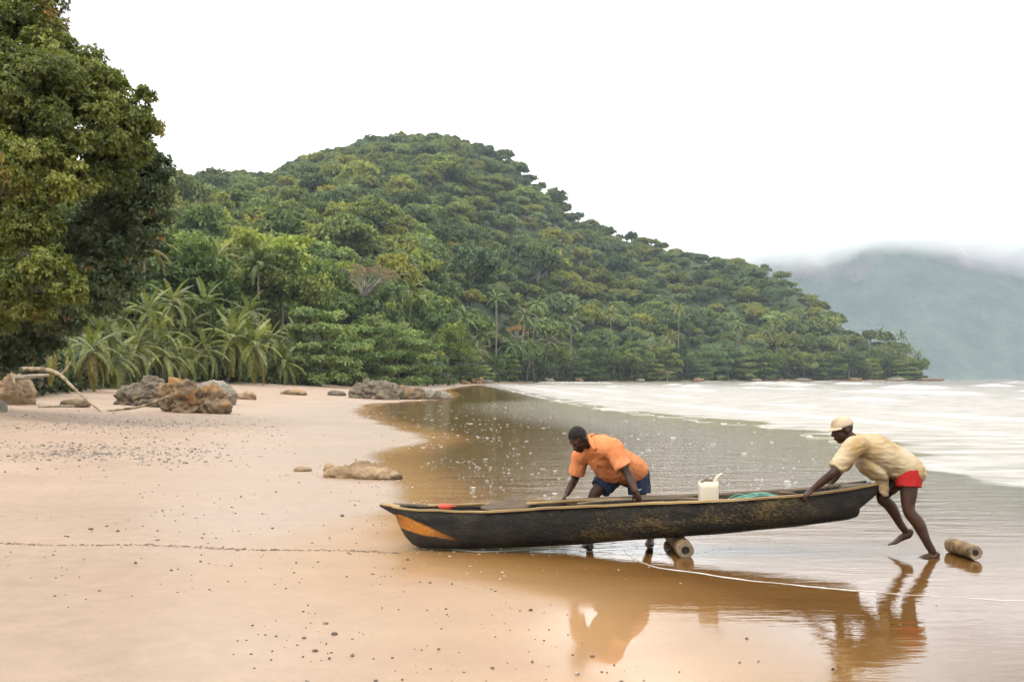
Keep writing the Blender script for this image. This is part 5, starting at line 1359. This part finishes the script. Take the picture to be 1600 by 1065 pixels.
def eyes(c, u, f, r, e, k=1.0):
    for s in (-1, 1):
        g = Geo(); g.ellipsoid(Vector(c)+u*.012*k+f*.080*k+r*s*.031*k, (r*.010*k, f*.008*k, u*.004*k), 10, 8); g.build("eye", M["eye"], e)
def surface_hit(o, px, py):
    """world point and normal where the sight line through a photo pixel first meets the object"""
    dirn = (P(px, py, 10)-cam.location).normalized(); best = None; wl_ = world_loc(o)
    for v in o.data.vertices:
        q = v.co+wl_-cam.location; t_ = q.dot(dirn); d_ = (q-dirn*t_).length
        if v.normal.dot(dirn) < -0.1:
            sc_ = d_*6+t_
            if best is None or sc_ < best[0]: best = (sc_, v.co+wl_, v.normal.copy())
    return best[1], best[2]

# ---------------- man in cream shirt, pushing at the stern
foot_n = P(1452, 872, 9.34); gzf = ground1(foot_n.x, foot_n.y)
pe2 = empty("person", (foot_n.x, foot_n.y, gzf))
tag(pe2, "man in tan cap, cream shirt and red shorts leaning to push the canoe's stern", "person")
HC = P(1317, 672, 9.50)
sh_n, el_n, wr_n = P(1334, 697, 9.32), P(1302, 738, 9.25), P(1270, 764, 9.32)
sh_f, el_f, wr_f = P(1336, 692, 9.68), P(1312, 734, 9.82), P(1296, 757, 9.80)
hp_n, kn_n, an_n = P(1420, 737, 9.41), P(1420, 797, 9.36), P(1457, 858, 9.33); an_n.z = gzf+.064
hp_f, kn_f, an_f = P(1414, 737, 9.59), P(1378, 776, 9.58), P(1414, 828, 9.62)
g = Geo(); LAT = (0, 1, 0)
g.tube([P(1424, 738, 9.5), P(1412, 731, 9.5), P(1390, 718, 9.5), P(1362, 703, 9.5), P(1343, 694, 9.5)], [(.15, .115), (.155, .12), (.145, .11), (.175, .125), (.15, .09)], n=18, ref=LAT)
g.tube([P(1345, 693, 9.5), P(1332, 686, 9.5), P(1323, 679, 9.5)], [.065, .056, .056], n=12)
up2, f2, r2 = head(g, HC, (-.28, 0, .96), (-.93, -.12, -.30), 1.0)
for (a_, b_, c_) in ((sh_n, el_n, wr_n), (sh_f, el_f, wr_f)):
    g.tube([P(1348, 697, a_.y*.5+4.75), a_, a_.lerp(b_, .5), b_, b_.lerp(c_, .35), c_], [.06, .062, .050, .041, .041, .028], n=12)
hand(g, wr_n, (-.50, .06, -.42), (.15, .25, -1.0), (0, .9, .3), curl=0.75)
hand(g, wr_f, (-.55, -.02, -.30), (-.1, -.15, -1.0), (0, -1, .2), curl=0.6)
g.tube([P(1420, 735, 9.44), hp_n, hp_n.lerp(kn_n, .5), kn_n, kn_n.lerp(an_n, .32)+Vector((.018, 0, 0)), kn_n.lerp(an_n, .75), an_n], [.09, .092, .078, .056, .059, .040, .035], n=14)
g.tube([P(1416, 735, 9.56), hp_f, hp_f.lerp(kn_f, .5), kn_f, kn_f.lerp(an_f, .32)+Vector((.012, 0, .012)), kn_f.lerp(an_f, .75), an_f], [.09, .092, .076, .056, .056, .039, .034], n=14)
foot(g, an_n, None, (-1, -.18, -.02), (0, 0, 1))
foot(g, an_f, None, (-.90, -.05, -.40), (-.40, 0, .9))
g.remeshed("body", M["skin"], pe2, voxel=.0062, smooth_it=3)
eyes(HC, up2, f2, r2, pe2)
# cap
g = Geo(); rings = []
for i in range(9):
    ph = R(92*i/8); rings.append([HC+up2*(.035+.098*math.sin(ph)*(1-.04*math.sin(ph)**6))-f2*.006+(r2*.088*math.cos(t_)+f2*.107*math.sin(t_))*max(.04, max(0.0, math.cos(ph))**.75) for t_ in [2*math.pi*j/20 for j in range(20)]])
g.ring_tube(rings); cap = g.build("cap", M["cap_cloth"], pe2)
g = Geo(); rings = []
for i in range(7):
    k_ = i/6; row = []
    for j in range(13):
        t_ = R(-68+136*j/12); e_ = .098+.078*k_*max(0.0, math.cos(t_*.95))**.7
        row.append(HC+up2*(.040-.012*k_+.016*(1-abs(j-6)/6.0)*1.0)-f2*.006+f2*e_*math.cos(t_)+r2*(.088+.004*k_)*math.sin(t_))
    rings.append(row)
bv = [q for row in rings for q in row]; b0 = len(g.v); g.v += [tuple(q) for q in bv]+[tuple(q-up2*.006) for q in bv]; n13 = 13; off = len(bv)
for i in range(6):
    for j in range(12):
        q = (i*n13+j, i*n13+j+1, (i+1)*n13+j+1, (i+1)*n13+j); g.f.append(tuple(b0+z_ for z_ in q)); g.f.append(tuple(b0+off+z_ for z_ in q[::-1]))
edge_i = [j for j in range(13)]+[i*13+12 for i in range(1, 7)]+[6*13+j for j in range(11, -1, -1)]+[i*13 for i in range(5, 0, -1)]
for a_, b_ in zip(edge_i, edge_i[1:]+edge_i[:1]): g.f.append((b0+a_, b0+off+a_, b0+off+b_, b0+b_))
link("peak", g.mesh("peak", M["cap_cloth"], True, world_loc(pe2)), cap)
# shirt
g = Geo()
g.tube([P(1337, 692, 9.5), P(1347, 697, 9.5), P(1364, 704, 9.5), P(1390, 717, 9.5), P(1412, 730, 9.5), P(1424, 739, 9.5)], [(.10, .085), (.185, .13), (.205, .160), (.20, .152), (.205, .150), (.20, .138)], n=22, ref=LAT)
for (a_, b_) in ((sh_n, el_n), (sh_f, el_f)):
    e_ = a_.lerp(b_, .88); g.tube([P(1352, 699, a_.y*.5+4.75), a_+Vector((.012, 0, .005)), a_.lerp(b_, .5), e_], [.085, .094, .086, .076], n=14, rounded=False)
g.tube([P(1342, 714, 9.5), P(1354, 726, 9.5), P(1368, 737, 9.5), P(1378, 745, 9.5)], [(.13, .06), (.16, .085), (.165, .085), (.13, .05)], n=16, ref=LAT)
g.tube([P(1376, 736, 9.48), P(1378, 750, 9.46), P(1381, 763, 9.45), P(1384, 774, 9.45)], [(.08, .075), (.055, .062), (.034, .050), (.014, .030)], n=14, ref=LAT)
g.tube([P(1393, 725, 9.42), P(1402, 738, 9.39), P(1406, 747, 9.38)], [(.05, .09), (.04, .06), (.02, .025)], n=12, ref=LAT)
sh2 = g.remeshed("shirt", M["cream_cloth"], pe2, voxel=.0075, smooth_it=4, wrinkle=.0065, wscale=(3.5, 5, 13), seed=3.0)
g = Geo(); g.tube([P(1331, 684, 9.42), P(1334, 693, 9.38), P(1339, 700, 9.42)], [(.012, .028), (.014, .03), (.010, .02)], n=10, ref=(0, 1, 0)); g.tube([P(1339, 683, 9.46), P(1338, 680, 9.5), P(1339, 682, 9.56)], [.014, .016, .014], n=8)
link("collar", g.mesh("collar", M["cream_cloth"], True, world_loc(pe2)), sh2)
# shorts
g = Geo(); g.tube([P(1412, 729, 9.5), P(1420, 737, 9.5), P(1421, 744, 9.5)], [(.150, .105), (.168, .122), (.160, .115)], n=18, ref=LAT)
hem = hp_n.lerp(kn_n, .40); g.tube([hp_n+Vector((0, 0, .02)), hp_n.lerp(kn_n, .2), hem], [.118, .118, .112], n=14, rounded=False)
hem = hp_f.lerp(kn_f, .45); g.tube([hp_f+Vector((0, 0, .02)), hp_f.lerp(kn_f, .2), hem], [.112, .110, .104], n=14, rounded=False)
g.remeshed("shorts", M["red_cloth"], pe2, voxel=.0075, smooth_it=4, wrinkle=.006, wscale=(10, 8, 6), seed=9.0)

# ---------------- man in orange shirt, bent over the middle of the canoe
an_r1 = P(921, 846, 10.03); gr_ = ground1(an_r1.x, an_r1.y); an_r1.z = gr_+.075
an_l1 = P(1016, 846, 10.13); an_l1.z = ground1(an_l1.x, an_l1.y)+.075
pe1 = empty("person", (an_r1.x*.5+an_l1.x*.5, 10.08, gr_))
tag(pe1, "man in orange shirt and navy shorts bending over the canoe with both hands on it", "person")
SR_, SL_ = P(909, 712, 10.00), P(957, 701, 9.68); LT = (SL_-SR_).normalized()
ELr, WRr = P(898, 748, 10.10), P(886, 771, 9.97); ELl, WRl = P(981, 741, 9.60), P(993, 767, 9.50)
hpr, knr = P(962, 737, 10.17), P(929, 772, 10.05); hpl, knl = P(996, 738, 10.10), P(1001, 788, 10.08)
H1 = P(904, 686, 9.72)
g = Geo()
g.tube([P(984, 737, 10.13), P(976, 729, 10.08), P(960, 716, 9.99), P(940, 704, 9.89), P(929, 697, 9.83)], [(.15, .115), (.155, .12), (.145, .115), (.175, .125), (.15, .09)], n=18, ref=LT)
g.tube([P(932, 697, 9.83), P(921, 693, 9.79), P(911, 690, 9.75)], [.066, .058, .056], n=12)
u1, f1, r1 = head(g, H1, (-.50, -.52, .66), (-.28, -.40, -.87), 1.02)
for (a_, b_, c_) in ((SR_, ELr, WRr), (SL_, ELl, WRl)):
    g.tube([P(934, 702, 9.84).lerp(a_, .6), a_, a_.lerp(b_, .5), b_, b_.lerp(c_, .35), c_], [.06, .062, .050, .041, .041, .028], n=12)
hand(g, WRr, (-.55, -.25, -.72), (.3, -.25, -.9), (.1, -1, 0), curl=0.35)
hand(g, WRl, (.32, -.10, -.75), (-.3, -.55, -.6), (-1, -.2, 0), curl=0.45)
g.tube([P(970, 736, 10.14), hpr, hpr.lerp(knr, .5), knr, knr.lerp(an_r1, .32)+Vector((0, .02, 0)), knr.lerp(an_r1, .75), an_r1], [.09, .094, .078, .057, .058, .040, .035], n=14)
g.tube([P(992, 736, 10.11), hpl, hpl.lerp(knl, .5), knl, knl.lerp(an_l1, .32)+Vector((0, .02, 0)), knl.lerp(an_l1, .75), an_l1], [.09, .094, .078, .057, .058, .040, .035], n=14)
foot(g, an_r1, None, (-.35, -.93, -.02), (0, 0, 1)); foot(g, an_l1, None, (-.2, -.97, -.02), (0, 0, 1))
g.remeshed("body", M["skin"], pe1, voxel=.0062, smooth_it=3)
eyes(H1, u1, f1, r1, pe1)
g = Geo(); rings = []
for i in range(10):      # close-cropped hair: a shell over crown, sides and nape
    ph = R(-22+112*i/9); lift = .003
    rings.append([H1+u1*(.030+(.093+lift)*math.sin(ph))-f1*(.010)+(r1*(.080+lift)*math.cos(t_)+f1*((.098+lift) if math.sin(t_) < 0 else (.094+lift)*(0.97 if ph > R(20) else .80))*math.sin(t_))*max(.02, max(0.0, math.cos(ph))**.9) for t_ in [2*math.pi*j/22 for j in range(22)]])
g.ring_tube(rings); g.build("hair", M["hair"], pe1)
g = Geo()
dn = Vector((0, -.02, -.03))
g.tube([P(926, 695, 9.82), P(934, 700, 9.86), P(945, 709, 9.91)+dn*.4, P(962, 720, 9.99)+dn*.8, P(978, 729, 10.07)+dn*.5, P(986, 736, 10.12)], [(.11, .095), (.195, .145), (.21, .162), (.205, .162), (.20, .155), (.195, .14)], n=22, ref=LT)
for (a_, b_) in ((SR_, ELr), (SL_, ELl)):
    e_ = a_.lerp(b_, .74); g.tube([P(934, 702, 9.84).lerp(a_, .55), a_+Vector((.006, 0, .005)), a_.lerp(b_, .4), e_], [.10, .10, .088, .082], n=14, rounded=False)
g.tube([SR_, P(933, 700, 9.84), SL_], [.098, .125, .098], n=16)
g.tube([P(938, 722, 9.86), P(948, 737, 9.92), P(954, 750, 9.97)], [(.15, .07), (.14, .07), (.10, .03)], n=14, ref=LT)
g.tube([P(975, 735, 9.95), P(981, 747, 9.97), P(984, 755, 9.98)], [(.07, .07), (.05, .05), (.015, .02)], n=12, ref=LT)
sh1 = g.remeshed("shirt", M["orange_cloth"], pe1, voxel=.0075, smooth_it=4, wrinkle=.0075, wscale=(8, 4.5, 6.5), seed=5.0)
g = Geo(); g.tube([P(919, 681, 9.78), P(924, 690, 9.70), P(929, 701, 9.68)], [(.014, .010), (.026, .012), (.022, .009)], n=10, ref=(1, 0, 0.2)); g.tube([P(919, 681, 9.78), P(926, 679, 9.84), P(930, 684, 9.92)], [.014, .016, .014], n=8)
link("collar", g.mesh("collar", M["orange_cloth"], True, world_loc(pe1)), sh1)
g = Geo(); g.tube([P(976, 729, 10.08), P(984, 738, 10.13), P(984, 746, 10.14)], [(.165, .125), (.178, .135), (.16, .12)], n=18, ref=LT)
g.tube([hpr+Vector((.02, 0, .02)), hpr.lerp(knr, .4), hpr.lerp(knr, .74)], [.118, .118, .112], n=14, rounded=False)
g.tube([hpl+Vector((0, 0, .02)), hpl.lerp(knl, .35), hpl.lerp(knl, .66)], [.118, .116, .112], n=14, rounded=False)
sho = g.remeshed("shorts", M["navy_cloth"], pe1, voxel=.0075, smooth_it=4, wrinkle=.008, wscale=(12, 9, 9), seed=11.0)
q, nn_ = surface_hit(sho, 1000, 764); g = Geo(); rt = Vector((1, .1, 0)); q = q+nn_*.004
g.tube([q+rt*(-.016)+Vector((0, 0, .004)), q+rt*(-.006)+Vector((0, 0, -.006)), q+rt*.018+Vector((0, 0, .010))], [.003, .0045, .0015], n=6); link("emblem", g.mesh("emblem", M["white_mark"], True, world_loc(pe1)), sho)

_w = bpy.data.scenes.get("workshop")
if _w is not None: bpy.data.scenes.remove(_w)
